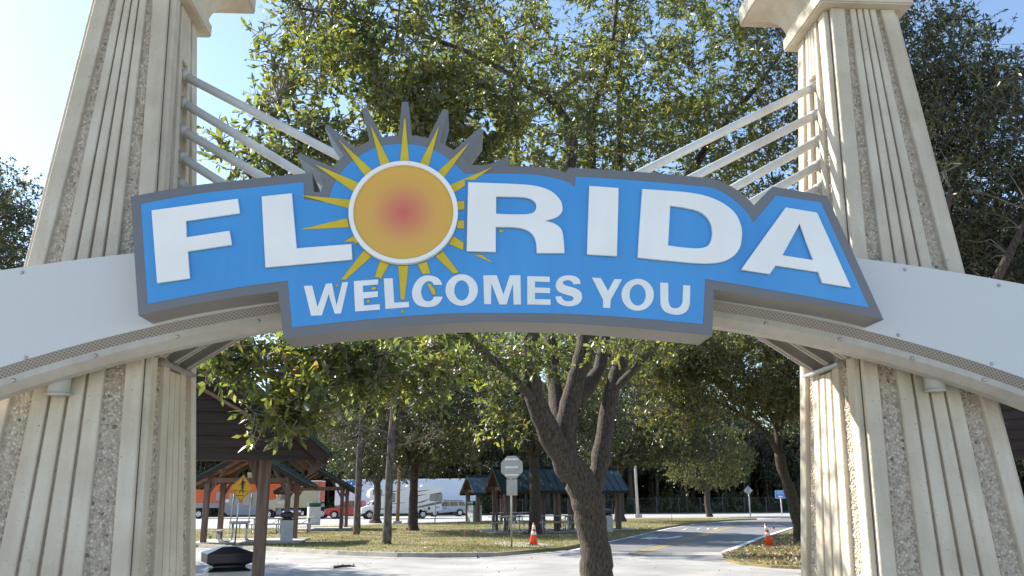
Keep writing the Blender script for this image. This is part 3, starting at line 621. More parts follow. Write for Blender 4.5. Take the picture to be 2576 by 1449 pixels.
# ------------------------------------------------------------------ picnic pavilions
def pavilion(loc, rotz, label, L=4.0, Wd=4.4, eave=2.2, ridge=3.6, gable=False, post=0.14, ov=0.72, nb=8, group='small picnic pavilions with green metal roofs'):
    """ridge along local X, timber posts in pairs, boarded roof under green metal"""
    rt = root('picnic_pavilion', loc, label, 'pavilion', group, rotz)
    hx, hy = L/2, Wd/2; px, py = hx-0.45, hy-ov
    sl_ = (ridge-eave)/hy
    zr = lambda y: ridge-abs(y)*sl_
    for sx in (-1, 1):
        for sy in (-1, 1):
            for k in (0, 1):
                mb = MB(); x = sx*px+(k-0.5)*(post+0.05)
                h = zr(py)-0.14
                mb.box((x, sy*py, h/2), (post, post+0.04, h)); build('post', mb, 'wood_post', rt, bevel=0.008)
            mb = MB(); mb.box((sx*px, sy*py, zr(py)-0.55), (post*2+0.09, post+0.07, 0.26)); build('post_bracket', mb, 'wood_post', rt, bevel=0.004)
            mb = MB(); mb.bar((sx*px, sy*(py-0.02), 1.75), (sx*px, sy*(py-0.62), zr(py-0.62)-0.2), 0.07, 0.10); build('brace', mb, 'wood_post', rt)
    for sy in (-1, 1):
        mb = MB(); mb.box((0, sy*py, zr(py)-0.235), (L-0.16, 0.11, 0.19)); build('beam', mb, 'wood_rafter', rt)
    for sx in (-1, 1):
        mb = MB(); mb.box((sx*px, 0, eave+0.12), (0.09, 2*py, 0.17)); build('tie_beam', mb, 'wood_rafter', rt)
    mb = MB(); mb.box((0, 0, ridge-0.16), (L-0.1, 0.08, 0.22)); build('ridge_beam', mb, 'wood_rafter', rt)
    nr = max(3, int(L/1.0))
    for sy in (-1, 1):
        for k in range(nr):
            x = -hx+0.06+(L-0.12)*k/(nr-1)
            mb = MB(); mb.bar((x, sy*0.04, ridge-0.14), (x, sy*(hy-0.02), eave-0.12), 0.07, 0.13, (0, 0, 1)); build('rafter', mb, 'wood_rafter', rt)
        run = math.hypot(hy, ridge-eave)
        for k in range(nb):
            a, b = (k+0.03)/nb, (k+0.97)/nb
            mb = MB(); p = lambda t: Vector((0, sy*hy*t, ridge-(ridge-eave)*t-0.045))
            mb.bar(p(a), p(b), L-0.02, 0.03); build('roof_board', mb, 'wood_dark' if gable else 'wood_rafter', rt)
        up = Vector((0, sy*(ridge-eave), hy)).normalized()
        mb = MB(); mb.bar(Vector((0, 0, ridge-0.01)), Vector((0, sy*(hy+0.06), eave-0.01-sl_*0.06)), L+0.12, 0.025)
        rp = build('roof_panel', mb, 'roof_green', rt)
        ns = int(L/0.42)
        for k in range(ns+1):
            x = -hx-0.04+(L+0.08)*k/ns
            mb = MB(); mb.bar(Vector((x, 0, ridge+0.015)), Vector((x, sy*(hy+0.06), eave+0.015-sl_*0.06)), 0.035, 0.05); build('seam', mb, 'roof_green', rp)
        mb = MB(); mb.box((0, sy*(hy+0.035), eave-0.1-sl_*0.03), (L+0.1, 0.03, 0.16)); build('eave_fascia', mb, 'wood_dark', rt)
        for sx in (-1, 1):
            mb = MB(); mb.bar(Vector((sx*(hx+0.02), 0.0, ridge-0.10)), Vector((sx*(hx+0.02), sy*(hy+0.05), eave-0.10-sl_*0.05)), 0.04, 0.19); build('rake_board', mb, 'wood_dark', rt)
    mb = MB(); mb.bar((-hx-0.05, 0, ridge+0.02), (hx+0.05, 0, ridge+0.02), 0.22, 0.04); build('ridge_cap', mb, 'roof_green', rt)
    if gable:
        z = eave-0.15; bh = 0.16
        while z < ridge-0.25:
            w0 = min(hy, (ridge-0.06-z)/sl_); w1 = min(hy, (ridge-0.06-z-bh+0.012)/sl_)
            mb = MB()
            zt_b = z+bh+0.012; w1 = min(hy, max(0.02, (ridge-0.06-zt_b)/sl_))
            mb.add([(-hx+0.02, -w0, z), (-hx+0.02, w0, z), (-hx+0.05, w1, zt_b), (-hx+0.05, -w1, zt_b), (-hx+0.055, -w0, z), (-hx+0.055, w0, z), (-hx+0.075, w1, zt_b), (-hx+0.075, -w1, zt_b)],
                   [(0, 1, 2, 3), (7, 6, 5, 4), (0, 4, 5, 1), (3, 2, 6, 7), (0, 3, 7, 4), (1, 5, 6, 2)])
            build('gable_board', mb, 'wood_dark', rt); z += bh
        mb = MB(); mb.bar((-hx+0.01, -hy*0.62, eave+0.35), (-hx+0.01, -0.3, zr(0.3)-0.75), 0.04, 0.16, (1, 0, 0)); build('strut', mb, 'wood_rafter', rt)
    else:
        mb = MB(); mb.cyl((-px+0.3, 0, eave+0.12), (-px+0.3, 0, eave+0.3), 0.11, 12); mb.box((-px+0.3, 0, eave+0.36), (0.2, 0.2, 0.12)); build('lamp_fixture', mb, 'lamp_lens', rt)
    return rt
slabs = []
def pav_slab(loc, rotz, L, Wd):
    m = Matrix.Rotation(rotz, 3, 'Z'); mb = MB(); mb.box((0, 0, 0), (L, Wd, 0.12)); mb.v = [tuple(m @ Vector(p)+Vector((loc[0], loc[1], GZ+0.0))) for p in mb.v]
    o = build('concrete_slab', mb, 'slab_concrete', bevel=0.01); o['kind'] = 'structure'
GS = GZ+0.06
# the big boarded shelter at left, its gable towards the gateway
YG = 11.7
eR = at(815, 1152, YG); ap = at(430, 812, YG); th1 = R(13)
dR = Vector((math.cos(th1), math.sin(th1), 0)); hw1 = (eR.x-ap.x)/dR.x
gc = Vector((eR.x, YG, 0))-dR*hw1                       # foot of the gable's middle
p1 = pavilion((gc.x-math.sin(th1)*2.4, gc.y+math.cos(th1)*2.4, 0), R(90)+th1, 'dark timber shelter with boarded gable behind the left pylon', 4.8, 2*hw1, eR.z+0.12, eR.z+0.12+hw1*0.86, True, 0.125, 0.77, 12, 'boarded shelters')
gx = at(2640, 1100, 12.4); p8 = dup(p1, (gx.x+2.4*math.sin(R(34)), 12.4+2.4*math.cos(R(34)), 0), R(90-34), 'dark timber shelter glimpsed behind the right pylon at the frame edge')
pv = gp(622, 1362, GS)
p2 = pavilion((pv.x-0.1, pv.y+1.0, GS), R(90+4), 'small open pavilion over a grey picnic table beside the pedestrian sign', 3.8, 4.5, 2.2, 3.5)
q = gp(840, 1330, GS); p3 = dup(p2, (q.x-1.2, q.y+1.5, GZ), R(92), 'small open pavilion between the beige truck and the red pickup')
pav_slab(p2.location, R(94), 4.1, 4.2); pav_slab(p3.location, R(92), 4.1, 3.9)
q = gp(1329, 1338, GS); p4 = dup(p2, (q.x, q.y+1.9, GS), R(10), 'green roofed pavilion right behind the octagonal sign back')
q = gp(1500, 1333, GS); p7 = dup(p2, (q.x-0.1, q.y+2.2, GS), R(8), 'green roofed pavilion half hidden by the big oak trunk')
q = gp(1216, 1313, GZ); p6 = dup(p2, (q.x+0.6, q.y+1.5, GZ), R(14), 'farther green roofed pavilion with sunlit wooden gable beside the silver car')
for p_ in (p4, p7): p_.scale = (0.88, 0.88, 0.9)
for p_ in (p4, p7): pav_slab(p_.location, p_.rotation_euler.z, 4.4, 4.2)

# ------------------------------------------------------------------ picnic tables, bins
def picnic_table(loc, rotz, label):
    rt = root('picnic_table', loc, label, 'table', 'picnic tables', rotz)
    for k in range(3):
        mb = MB(); mb.box((0, (k-1)*0.25, 0.74), (1.8, 0.24, 0.04)); build('top_plank', mb, 'table_top', rt, bevel=0.006)
    for s_ in (-1, 1):
        mb = MB(); mb.box((0, s_*0.72, 0.45), (1.8, 0.26, 0.04)); build('bench', mb, 'table_top', rt, bevel=0.006)
        x = s_*0.62
        for t_ in (-1, 1):
            mb = MB(); mb.tube([(x, t_*0.72, 0.43), (x, t_*0.72, 0.18), (x, t_*0.66, 0.06), (x, t_*0.52, 0.03), (x, t_*0.36, 0.04), (x, t_*0.26, 0.14), (x, t_*0.25, 0.4), (x, t_*0.25, 0.72)], 0.03, 8)
            build('leg', mb, 'galv', rt, True)
        mb = MB(); mb.cyl((x, -0.3, 0.70), (x, 0.3, 0.70), 0.02, 8); mb.cyl((x, 0, 0.68), (x-s_*0.5, 0, 0.40), 0.015, 6); build('crossbar', mb, 'galv', rt, True)
    return rt
q = gp(588, 1366, GS); t1 = picnic_table((q.x+0.1, q.y+0.3, GS+0.005), R(103), 'grey picnic table on the slab behind the pedestrian sign')
q = gp(741, 1338, GS); dup(t1, (q.x, q.y+0.5, GZ), R(4), 'picnic table in front of the beige truck cab')
q = gp(1300, 1341, GS); dup(t1, (q.x-0.2, q.y+0.6, GS+0.005), R(75), 'picnic table behind the octagonal sign pole')
q = gp(1395, 1339, GS); dup(t1, (q.x+0.05, q.y+0.6, GS+0.005), R(6), 'picnic table seen side on beside the leftmost cone')
q = gp(1268, 1317, GZ); dup(t1, (q.x, q.y, GZ), R(20), 'picnic table out on the grass behind the green roofed pavilion')
q = gp(1330, 1316, GZ); dup(t1, (q.x, q.y, GZ), R(10), 'picnic table on the grass near the parking lot, right of the octagonal sign')
q = gp(660, 1340, GS); dup(t1, (q.x, q.y+1, GZ), R(0), 'picnic table partly hidden by the big timber post')

def trash_can(loc, rotz, label, lid, w=0.56, h=0.86):
    rt = root('trash_can', loc, label, 'trash can', 'square litter bins', rotz)
    sq = lambda r, z: [Vector((r, -r, z)), Vector((r, r, z)), Vector((-r, r, z)), Vector((-r, -r, z))]
    mb = MB(); mb.loft([sq(w/2-0.02, 0), sq(w/2-0.02, h)]); build('body', mb, 'bin_body', rt, bevel=0.012)
    mb = MB(); a = w/2
    mb.loft([sq(a, h+0.002), sq(a-0.085, h+0.05), sq(a-0.085, h+0.075), sq(a+0.01, h+0.115), sq(a+0.015, h+0.245), sq(a*0.28, h+0.325)]); build('lid', mb, lid, rt, bevel=0.004)
    return rt
cn = ray(574, 1379); q = Vector((0, 0, CAM_H))+cn*(12.6/cn.y)
c1 = trash_can((q.x, q.y, 0), R(24), 'dark lidded litter bin in the foreground in front of the timber post', 'bin_lid_dark', 0.61, q.z-0.30)
q = gp(720, 1362, GS); c2 = trash_can((q.x, q.y, GS), R(10), 'white litter bin strapped to the right post of the small pavilion', 'bin_lid_dark', 0.5, 0.8)
q = gp(788, 1321, GZ); c3 = trash_can((q.x, q.y, GZ), R(20), 'pale litter bin with green lid beside the beige truck', 'bin_lid_green', 0.85, 1.25)
q = gp(1194, 1313, GZ); c4 = dup(c3, (q.x, q.y, GZ), R(30), 'pale litter bin with green lid beside the silver car')
q = gp(1527, 1336, GS); c5 = dup(c2, (q.x, q.y, GZ), R(15), 'white litter bin just right of the big oak trunk')

# ------------------------------------------------------------------ cones, signs, poles, flags
def cone(loc, lean, label):
    rt = root('traffic_cone', loc, label, 'traffic cone', 'orange traffic cones', 0); rt.rotation_euler = (0, lean, 0.4)
    rr = lambda z: 0.155-0.125*z/0.76
    def ring(z, e=0): return [Vector(((rr(z)+e)*math.cos(a*math.pi/12), (rr(z)+e)*math.sin(a*math.pi/12), z)) for a in range(24)]
    mb = MB(); mb.loft([ring(0.03), ring(0.4), ring(0.76)]); build('body', mb, 'cone_orange', rt, True)
    for z0, z1 in ((0.36, 0.47), (0.55, 0.68)):
        mb = MB(); mb.loft([ring(z0, 0.003), ring(z1, 0.003)]); build('reflective_band', mb, 'reflect_white', rt, True)
    mb = MB(); mb.box((0, 0, 0.015), (0.36, 0.36, 0.03)); build('base', mb, 'rubber', rt, bevel=0.008)
    return rt
q = gp(1342, 1372, GZ); k1 = cone(q, R(2), 'orange cone on the sandy patch right of the octagonal sign')
q = gp(1937, 1374, 0.06); k2 = dup(k1, q, 0.2, 'leaning orange cone on the leafy verge beside the white edge line'); k2.rotation_euler = (0, R(-9), 0.2)

def on(name, px, z, label, cat, group=None):
    p = gp(px[0], px[1], z); return root(name, p, label, cat, group), p
# octagonal sign seen from the back
rt, p = on('stop_sign', (1287, 1380), GZ, 'octagonal sign seen from behind on a pole at the road edge', 'sign'); Ys = p.y
hz = lambda y, Y=Ys, x=1290: at(x, y, Y).z-p.z
mb = MB(); mb.cyl((0, 0, 0), (0, 0, hz(1152)), 0.033, 12); build('pole', mb, 'galv', rt, True)
zo = hz(1175.5); r8 = 0.40
mb = MB(); mb.prism([(0.035+r8*math.cos(R(22.5+45*k)), zo+r8*math.sin(R(22.5+45*k))) for k in range(8)], -0.045, -0.04); ob = build('octagon_plate', mb, 'sign_back', rt); ob.rotation_euler = (0, 0, R(-14))
ob2 = MB(); ob2.prism([(0.035+r8*math.cos(R(22.5+45*k)), zo+r8*math.sin(R(22.5+45*k))) for k in range(8)], -0.039, -0.037); x_ = build('octagon_face', ob2, 'cone_orange', rt); 
ob.location.y = 0.005; x_.rotation_euler = (0, 0, R(-14)); x_.location.y = 0.045; ob.location.y = 0.0
ob.location.y = 0.0
for k, dz in enumerate((0.26, 0.0, -0.25)):
    mb = MB(); mb.box((0.03, -0.055, zo+dz), (0.44, 0.02, 0.06)); b_ = build('bracket', mb, 'reflect_white', rt); b_.rotation_euler = (0, 0, R(-14))
zl = hz(1226); mb = MB(); mb.box((0.03, -0.042, zl), (0.36, 0.004, 0.52)); build('lower_plate', mb, 'sign_back', rt).rotation_euler = (0, 0, R(-10))
for dz in (0.1, -0.12):
    mb = MB(); mb.box((0.0, -0.05, zl+dz), (0.11, 0.012, 0.022)); build('clamp', mb, 'galv', rt)
# pedestrian crossing sign
rt, p = on('pedestrian_sign', (590, 1370.6), GZ, 'yellow diamond pedestrian crossing sign on a grey pole', 'sign')
zc_ = at(602, 1227.7, p.y).z-p.z; top = zc_+0.28
mb = MB(); mb.cyl((0.0, 0.03, 0), (0.05, 0.03, top), 0.03, 12); build('pole', mb, 'galv', rt, True)
bd = root('board', (0, 0, 0), None, None); bd.parent = rt
for key in ('label', 'category'):
    if key in bd: del bd[key]
pan = MB(); h = 0.44; pan.prism([(-h, 0), (0, -h*1.12), (h, 0), (0, h*1.12)], -0.004, 0.004)
tilt = Matrix.Translation((0.13, -0.03, zc_)) @ Matrix.Rotation(R(28), 4, 'Z') @ Matrix.Rotation(R(3), 4, 'Y')
C.objects.unlink(bd); bpy.data.objects.remove(bd)
pl_ = build('diamond_plate', pan, 'sign_yellow', rt); pl_.matrix_local = tilt
def flat(name, poly, y, material, par):
    mb = MB(); mb.prism(poly, y-0.001, y); return build(name, mb, material, par)
bw = 0.018
for a, b in (((-h+.03, 0), (0, h*1.12-.035)), ((0, h*1.12-.035), (h-.03, 0)), ((h-.03, 0), (0, -h*1.12+.035)), ((0, -h*1.12+.035), (-h+.03, 0))):
    mb = MB(); mb.bar((a[0], -0.0055, a[1]), (b[0], -0.0055, b[1]), 0.002, bw*0.6, (0, 0, 1)); build('border', mb, 'black', pl_)
sc = 0.00205; Pz = lambda l: [((x-1030)*sc, (430-y)*sc*1.0) for x, y in l]
man = [[(1012, 255), (1022, 246), (1036, 250), (1041, 264), (1034, 278), (1020, 280), (1011, 270)], [(1014, 288), (1038, 290), (1058, 310), (1056, 400), (1014, 400)], [(1016, 300), (1020, 345), (975, 388), (972, 376), (1004, 342)], [(1040, 296), (1085, 330), (1078, 388), (1068, 386), (1070, 338), (1046, 326)], [(1014, 400), (1038, 405), (998, 530), (982, 528), (1016, 440)], [(1032, 405), (1056, 400), (1068, 525), (1054, 530), (1036, 450)]]
for l in man: flat('walker_symbol', Pz(l), -0.005, 'black', pl_)
for l in ([(880, 478), (1150, 478), (1150, 488), (880, 488)], [(930, 560), (1088, 560), (1088, 570), (930, 570)]): flat('crosswalk_line', [(x*0.95, z) for x, z in Pz(l)], -0.0065, 'black', pl_)
# blue guide sign
rt, p = on('guide_sign', (1968, 1296), 0.0, 'blue guide sign for buses and campers with a white left arrow', 'sign')
z1 = at(1964, 1233.5, p.y).z; z0 = at(1964, 1254, p.y).z; wv = 24*p.y/FPX*1.06; zm = (z0+z1)/2
mb = MB(); mb.cyl((0, 0.06, 0), (0, 0.06, z1-0.1), 0.06, 10); build('pole', mb, 'tube_white', rt, True)
mb = MB(); mb.box((-0.05, 0, zm), (wv, 0.02, z1-z0)); build('panel', mb, 'guide_blue', rt)
mb = MB(); 
for (cx_, cz_, w_, h_) in ((0, (z1-z0)/2-0.03, wv-0.05, 0.03), (0, -(z1-z0)/2+0.03, wv-0.05, 0.03), (wv/2-0.03, 0, 0.03, z1-z0-0.1), (-wv/2+0.03, 0, 0.03, z1-z0-0.1)):
    mb.box((cx_-0.05, -0.012, zm+cz_), (w_, 0.004, h_))
build('border', mb, 'reflect_white', rt)
text('lettering', 'BUSES', 0.2, 'reflect_white', rt, (-0.05, -0.012, zm+0.27), (1, 0, 0), (0, 0, 1), 0.004)
text('lettering', 'CAMPERS', 0.2, 'reflect_white', rt, (-0.05, -0.012, zm+0.09), (1, 0, 0), (0, 0, 1), 0.004)
mb = MB(); mb.prism([(-0.3, zm-0.22), (-0.1, zm-0.08), (-0.1, zm-0.16), (0.22, zm-0.16), (0.22, zm-0.28), (-0.1, zm-0.28), (-0.1, zm-0.36)], -0.014, -0.01); build('arrow', mb, 'reflect_white', rt)
# diamond sign from behind
rt, p = on('warning_sign', (1888, 1302.5), 0.0, 'diamond shaped warning sign seen from behind left of the blue sign', 'sign')
zt_ = at(1883, 1222, p.y).z; zb_ = at(1883, 1246, p.y).z; zm = (zt_+zb_)/2; h = (zt_-zb_)/2
mb = MB(); mb.cyl((0, 0, 0), (0, 0, zt_), 0.06, 10); build('pole', mb, 'galv', rt, True)
mb = MB(); mb.prism([(-h, zm), (0, zm-h), (h, zm), (0, zm+h)], 0.065, 0.075); build('diamond_plate', mb, 'sign_back', rt)
# light poles and far posts
rt, p = on('light_pole', (1605, 1302), 0.0, 'grey light pole at the far lot right of the big oak', 'pole', None)
mb = MB(); mb.cyl((0, 0, 0.3), (-0.1, 0, 9), 0.15, 12, 0.09); build('shaft', mb, 'slab_concrete', rt, True)
mb = MB(); mb.box((0, 0, 0.15), (0.7, 0.7, 0.3)); build('footing', mb, 'slab_concrete', rt, bevel=0.03)
rt, p = on('light_pole', (1000, 1316), GZ, 'tan light pole standing in front of the motorhome nose', 'pole', None)
mb = MB(); mb.cyl((0, 0, 0.15), (0.05, 0, 7.5), 0.14, 12, 0.09); build('shaft', mb, 'stake_wood', rt, True)
mb = MB(); mb.box((0, 0, 0.07), (0.6, 0.6, 0.16)); build('footing', mb, 'slab_concrete', rt, bevel=0.02)
rt, p = on('parking_sign', (1094, 1316), GZ, 'tan rectangular sign back on a thin post in front of the motorhome', 'sign', None)
z1 = at(1096, 1242, p.y).z-p.z
mb = MB(); mb.cyl((0, 0.03, 0), (0.05, 0.03, z1), 0.04, 8); build('post', mb, 'sign_back', rt, True)
mb = MB(); mb.box((0.05, 0.08, z1-0.28), (0.95, 0.02, 0.52)); build('panel', mb, 'sign_back', rt)
for px, lab, wv_ in (((623, 1330), 'grey sign back on a thin post right of the pedestrian sign', 1.1), ((577, 1331), 'narrow sign back on a dark post left of the yellow diamond', 0.6)):
    rt, p = on('parking_sign', px, GZ, lab, 'sign', None); z1 = at(px[0]+6, 1243, p.y).z-p.z
    mb = MB(); mb.cyl((0, 0.03, 0), (0.12, 0.03, z1), 0.035, 8); build('post', mb, 'sign_back', rt, True)
    mb = MB(); mb.box((0.12, 0.08, z1-0.3), (wv_, 0.02, 0.7)); build('panel', mb, 'sign_back', rt)
def flag(px, z, col, label):
    rt, p = on('survey_flag', px, z, label, 'survey flag', 'survey marker flags'); rt.scale = (0.7, 0.7, 0.75)
    mb = MB(); mb.cyl((0, 0, 0), (0.02, 0, 0.46), 0.006, 6); build('wire', mb, 'galv', rt)
    mb = MB(); mb.add([(0.015, 0, 0.32), (0.1, 0.03, 0.30), (0.17, -0.01, 0.32), (0.16, 0, 0.45), (0.1, 0.035, 0.44), (0.02, 0, 0.46)], [(0, 1, 4, 5), (1, 2, 3, 4)]); build('pennant', mb, col, rt)
flag((1020, 1346), GZ, 'flag_red', 'red survey flag in the grass between the pine and the oak')
flag((1168, 1358), GZ, 'flag_red', 'red survey flag in the grass halfway between pine and octagonal sign')
flag((888, 1353), GZ, 'flag_red', 'red survey flag just left of the left pine')
flag((939, 1322), GZ, 'flag_red', 'red survey flag by the foot of the far oak')
flag((1945, 1343), 0.02, 'flag_red', 'red survey flag at the road edge behind the leaning cone')
flag((523, 1372), GZ, 'flag_green', 'green survey flag beside the slab of the small pavilion')
rt, p = on('wooden_stake', (974-3, 1324), GZ, 'thin reddish wooden stake right of the red pickup wheel', 'stake'); rt.location = gp(870+104-4, 1322, GZ)
rt.location = gp(485+0+490, 1322, GZ)
rt.location = gp(972-0, 1322, GZ) if False else gp(864, 1322, GZ)
rt['label'] = 'thin reddish wooden stake in the grass below the red pickup'
mb = MB(); mb.bar((0, 0, 0), (-0.1, 0, 1.25), 0.07, 0.04); build('shaft', mb, 'stake_wood', rt)
mb = MB(); mb.bar((-0.095, 0, 1.18), (-0.105, 0, 1.27), 0.075, 0.045); build('painted_tip', mb, 'flag_red', rt)
# twig lying on the road
rt, p = on('fallen_branch', (866, 1430), 0.0, 'dark fallen branch with leaves lying on the road', 'branch')
mb = MB(); mb.tube([(-0.27, 0.02, 0.03), (-0.1, 0, 0.05), (0.1, 0.03, 0.06), (0.28, 0, 0.05)], [0.03, 0.035, 0.03, 0.012], 6); mb.tube([(0.05, 0.02, 0.05), (0.15, -0.1, 0.1)], [0.015, 0.006], 5); build('stem', mb, 'bark_oak', rt)
mb = MB()
for k in range(26):
    b = Vector((rnd.uniform(-0.3, 0.34), rnd.uniform(-0.06, 0.06), rnd.uniform(0.02, 0.09))); d = Vector((rnd.uniform(-1, 1), rnd.uniform(-1, 1), rnd.uniform(-.2, .5))).normalized()*0.1; s_ = d.cross(Vector((rnd.uniform(-1, 1), 0, 1))).normalized()*0.022
    mb.add([b, b+d*.5+s_, b+d, b+d*.5-s_], [(0, 1, 2), (0, 2, 3)])
build('leaves', mb, 'leaf_dark', rt, fix=False)['kind'] = 'stuff'

# ------------------------------------------------------------------ vehicles (built nose towards local -X, then turned)
def wheel(rt, x, y, r, w, s_=1):
    mb = MB(); n = 24
    prof = [(r*0.62, -w/2), (r*0.93, -w/2), (r, -w*0.3), (r, w*0.3), (r*0.93, w/2), (r*0.62, w/2)]
    mb.loft([[Vector((q_*math.cos(2*math.pi*k/n), yy, q_*math.sin(2*math.pi*k/n))) for k in range(n)] for q_, yy in prof])
    t = build('wheel', mb, 'rubber', rt, True); t.location = (x, y, r)
    mb = MB(); yo = -s_*0 
    for sg in (-1, 1): mb.cyl((0, sg*(w/2-0.03), 0), (0, sg*(w/2+0.006), 0), r*0.62, 20, r*0.58)
    rm = build('rim', mb, 'rim', t)
    mb = MB()
    for k in range(5):
        a = 2*math.pi*k/5; 
        for sg in (-1, 1): mb.cyl((r*0.36*math.cos(a), sg*(w/2+0.004), r*0.36*math.sin(a)), (r*0.36*math.cos(a), sg*(w/2+0.009), r*0.36*math.sin(a)), r*0.13, 8)
    build('rim_opening', mb, 'black', t)
    return t
def prism_part(name, rt, poly, hw, material, bevel=0.0, seg=1, y0=None, y1=None):
    mb = MB(); mb.prism(poly, -hw if y0 is None else y0, hw if y1 is None else y1); return build(name, mb, material, rt, bevel=bevel, seg=seg)
def both(name, rt, poly, hw, th, material):
    prism_part(name, rt, poly, 0, material, y0=-hw-th, y1=-hw+0.01); prism_part(name, rt, poly, 0, material, y0=hw-0.01, y1=hw+th)
def arch_poly(x, r, n=9): return [(x+r*math.cos(math.pi*k/(n-1)), r*0.35+r*math.sin(math.pi*k/(n-1))) for k in range(n)]
def place(rt, px0, px1, dz=0.0): pass

# red pickup
a, b = gp(830, 1305.5), gp(943, 1304); mid = (a+b)/2
pk = root('pickup_truck', (mid.x, mid.y, 0), 'red crew cab pickup parked between the pavilion posts and the far oak', 'pickup', None, R(-8))
body = [(-2.75, 0.5), (-2.78, 0.95), (-2.6, 1.08), (-1.55, 1.16), (2.72, 1.18), (2.75, 0.6), (2.5, 0.45), (2.15, 0.45)] + [(1.68+0.47*math.cos(R(k)), 0.42+0.45*math.sin(R(k))) for k in range(20, 180, 20)] + [(1.2, 0.4), (-1.2, 0.4)] + [(-1.72+0.47*math.cos(R(k)), 0.42+0.45*math.sin(R(k))) for k in range(20, 180, 20)] + [(-2.2, 0.42)]
prism_part('body', pk, body, 0.98, 'car_red', 0.05, 2)
prism_part('cab', pk, [(-1.5, 1.14), (-0.75, 1.78), (-0.55, 1.84), (0.95, 1.84), (1.15, 1.76), (1.25, 1.15)], 0.88, 'car_red', 0.06, 2)
both('side_window', pk, [(-1.1, 1.2), (-0.62, 1.7), (-0.02, 1.72), (-0.02, 1.2)], 0.88, 0.012, 'glass_dark'); both('side_window', pk, [(0.06, 1.2), (0.06, 1.72), (0.85, 1.72), (0.98, 1.2)], 0.88, 0.012, 'glass_dark')
mb = MB(); mb.add([(-1.52, -0.78, 1.18), (-1.52, 0.78, 1.18), (-0.79, 0.7, 1.79), (-0.79, -0.7, 1.79)], [(0, 1, 2, 3)]); build('windscreen', mb, 'glass_dark', pk, fix=False)
mb = MB(); mb.box((-2.79, 0, 0.78), (0.05, 1.3, 0.28)); build('grille', mb, 'chrome', pk, bevel=0.01)
mb = MB(); mb.box((-2.76, 0, 0.48), (0.14, 1.9, 0.2)); build('bumper', mb, 'car_red', pk, bevel=0.03)
for s_ in (-1, 1):
    mb = MB(); mb.box((-2.76, s_*0.8, 0.85), (0.06, 0.3, 0.2)); build('headlight', mb, 'reflect_white', pk, bevel=0.02)
    mb = MB(); mb.box((2.75, s_*0.88, 0.9), (0.05, 0.12, 0.4)); build('tail_light', mb, 'flag_red', pk, bevel=0.01)
    mb = MB(); mb.box((-0.98, s_*1.06, 1.28), (0.12, 0.2, 0.2)); build('mirror', mb, 'reflect_white', pk, bevel=0.03)
    for x in (0.1, 0.98):
        mb = MB(); mb.box((x-0.12, s_*0.985, 1.0), (0.16, 0.02, 0.04)); build('door_handle', mb, 'black', pk)
for x in (-1.72, 1.68):
    for s_ in (-1, 1): wheel(pk, x, s_*0.86, 0.42, 0.26)
mb = MB(); mb.box((2.0, 0, 1.25), (0.8, 1.4, 0.2)); build('cargo_box', mb, 'reflect_white', pk, bevel=0.03)

# motorhome
a, b = gp(963, 1306), gp(1120, 1302); mid = (a+b)/2-Vector((1.35, 0, 0))
rv = root('motorhome', (mid.x, mid.y-0.5, 0), 'white motorhome with grey and red swooshes parked in front of the white trailer', 'motorhome', None, R(14))
Lh = 3.95
bodyp = [(-Lh+1.6, 0.55), (-Lh+1.45, 1.0), (-Lh+1.15, 2.02), (-Lh+0.5, 2.1), (-Lh+0.35, 2.35), (-Lh+0.45, 2.85), (-Lh+0.9, 3.12), (Lh, 3.18), (Lh, 0.75), (2.55, 0.55)] + [(2.0+0.5*math.cos(R(k)), 0.5+0.5*math.sin(R(k))) for k in range(20, 180, 20)] + [(1.45, 0.5)]
prism_part('coach', rv, bodyp, 1.22, 'rv_white', 0.05, 2)
prism_part('cab', rv, [(-Lh-0.35, 0.5), (-Lh-0.38, 1.05), (-Lh+0.35, 1.32), (-Lh+1.0, 2.05), (-Lh+2.2, 2.05), (-Lh+2.2, 0.5), (-Lh+1.0, 0.5)] + [(-Lh+0.45+0.45*math.cos(R(k)), 0.45+0.45*math.sin(R(k))) for k in range(20, 180, 20)], 1.02, 'rv_white', 0.06, 2)
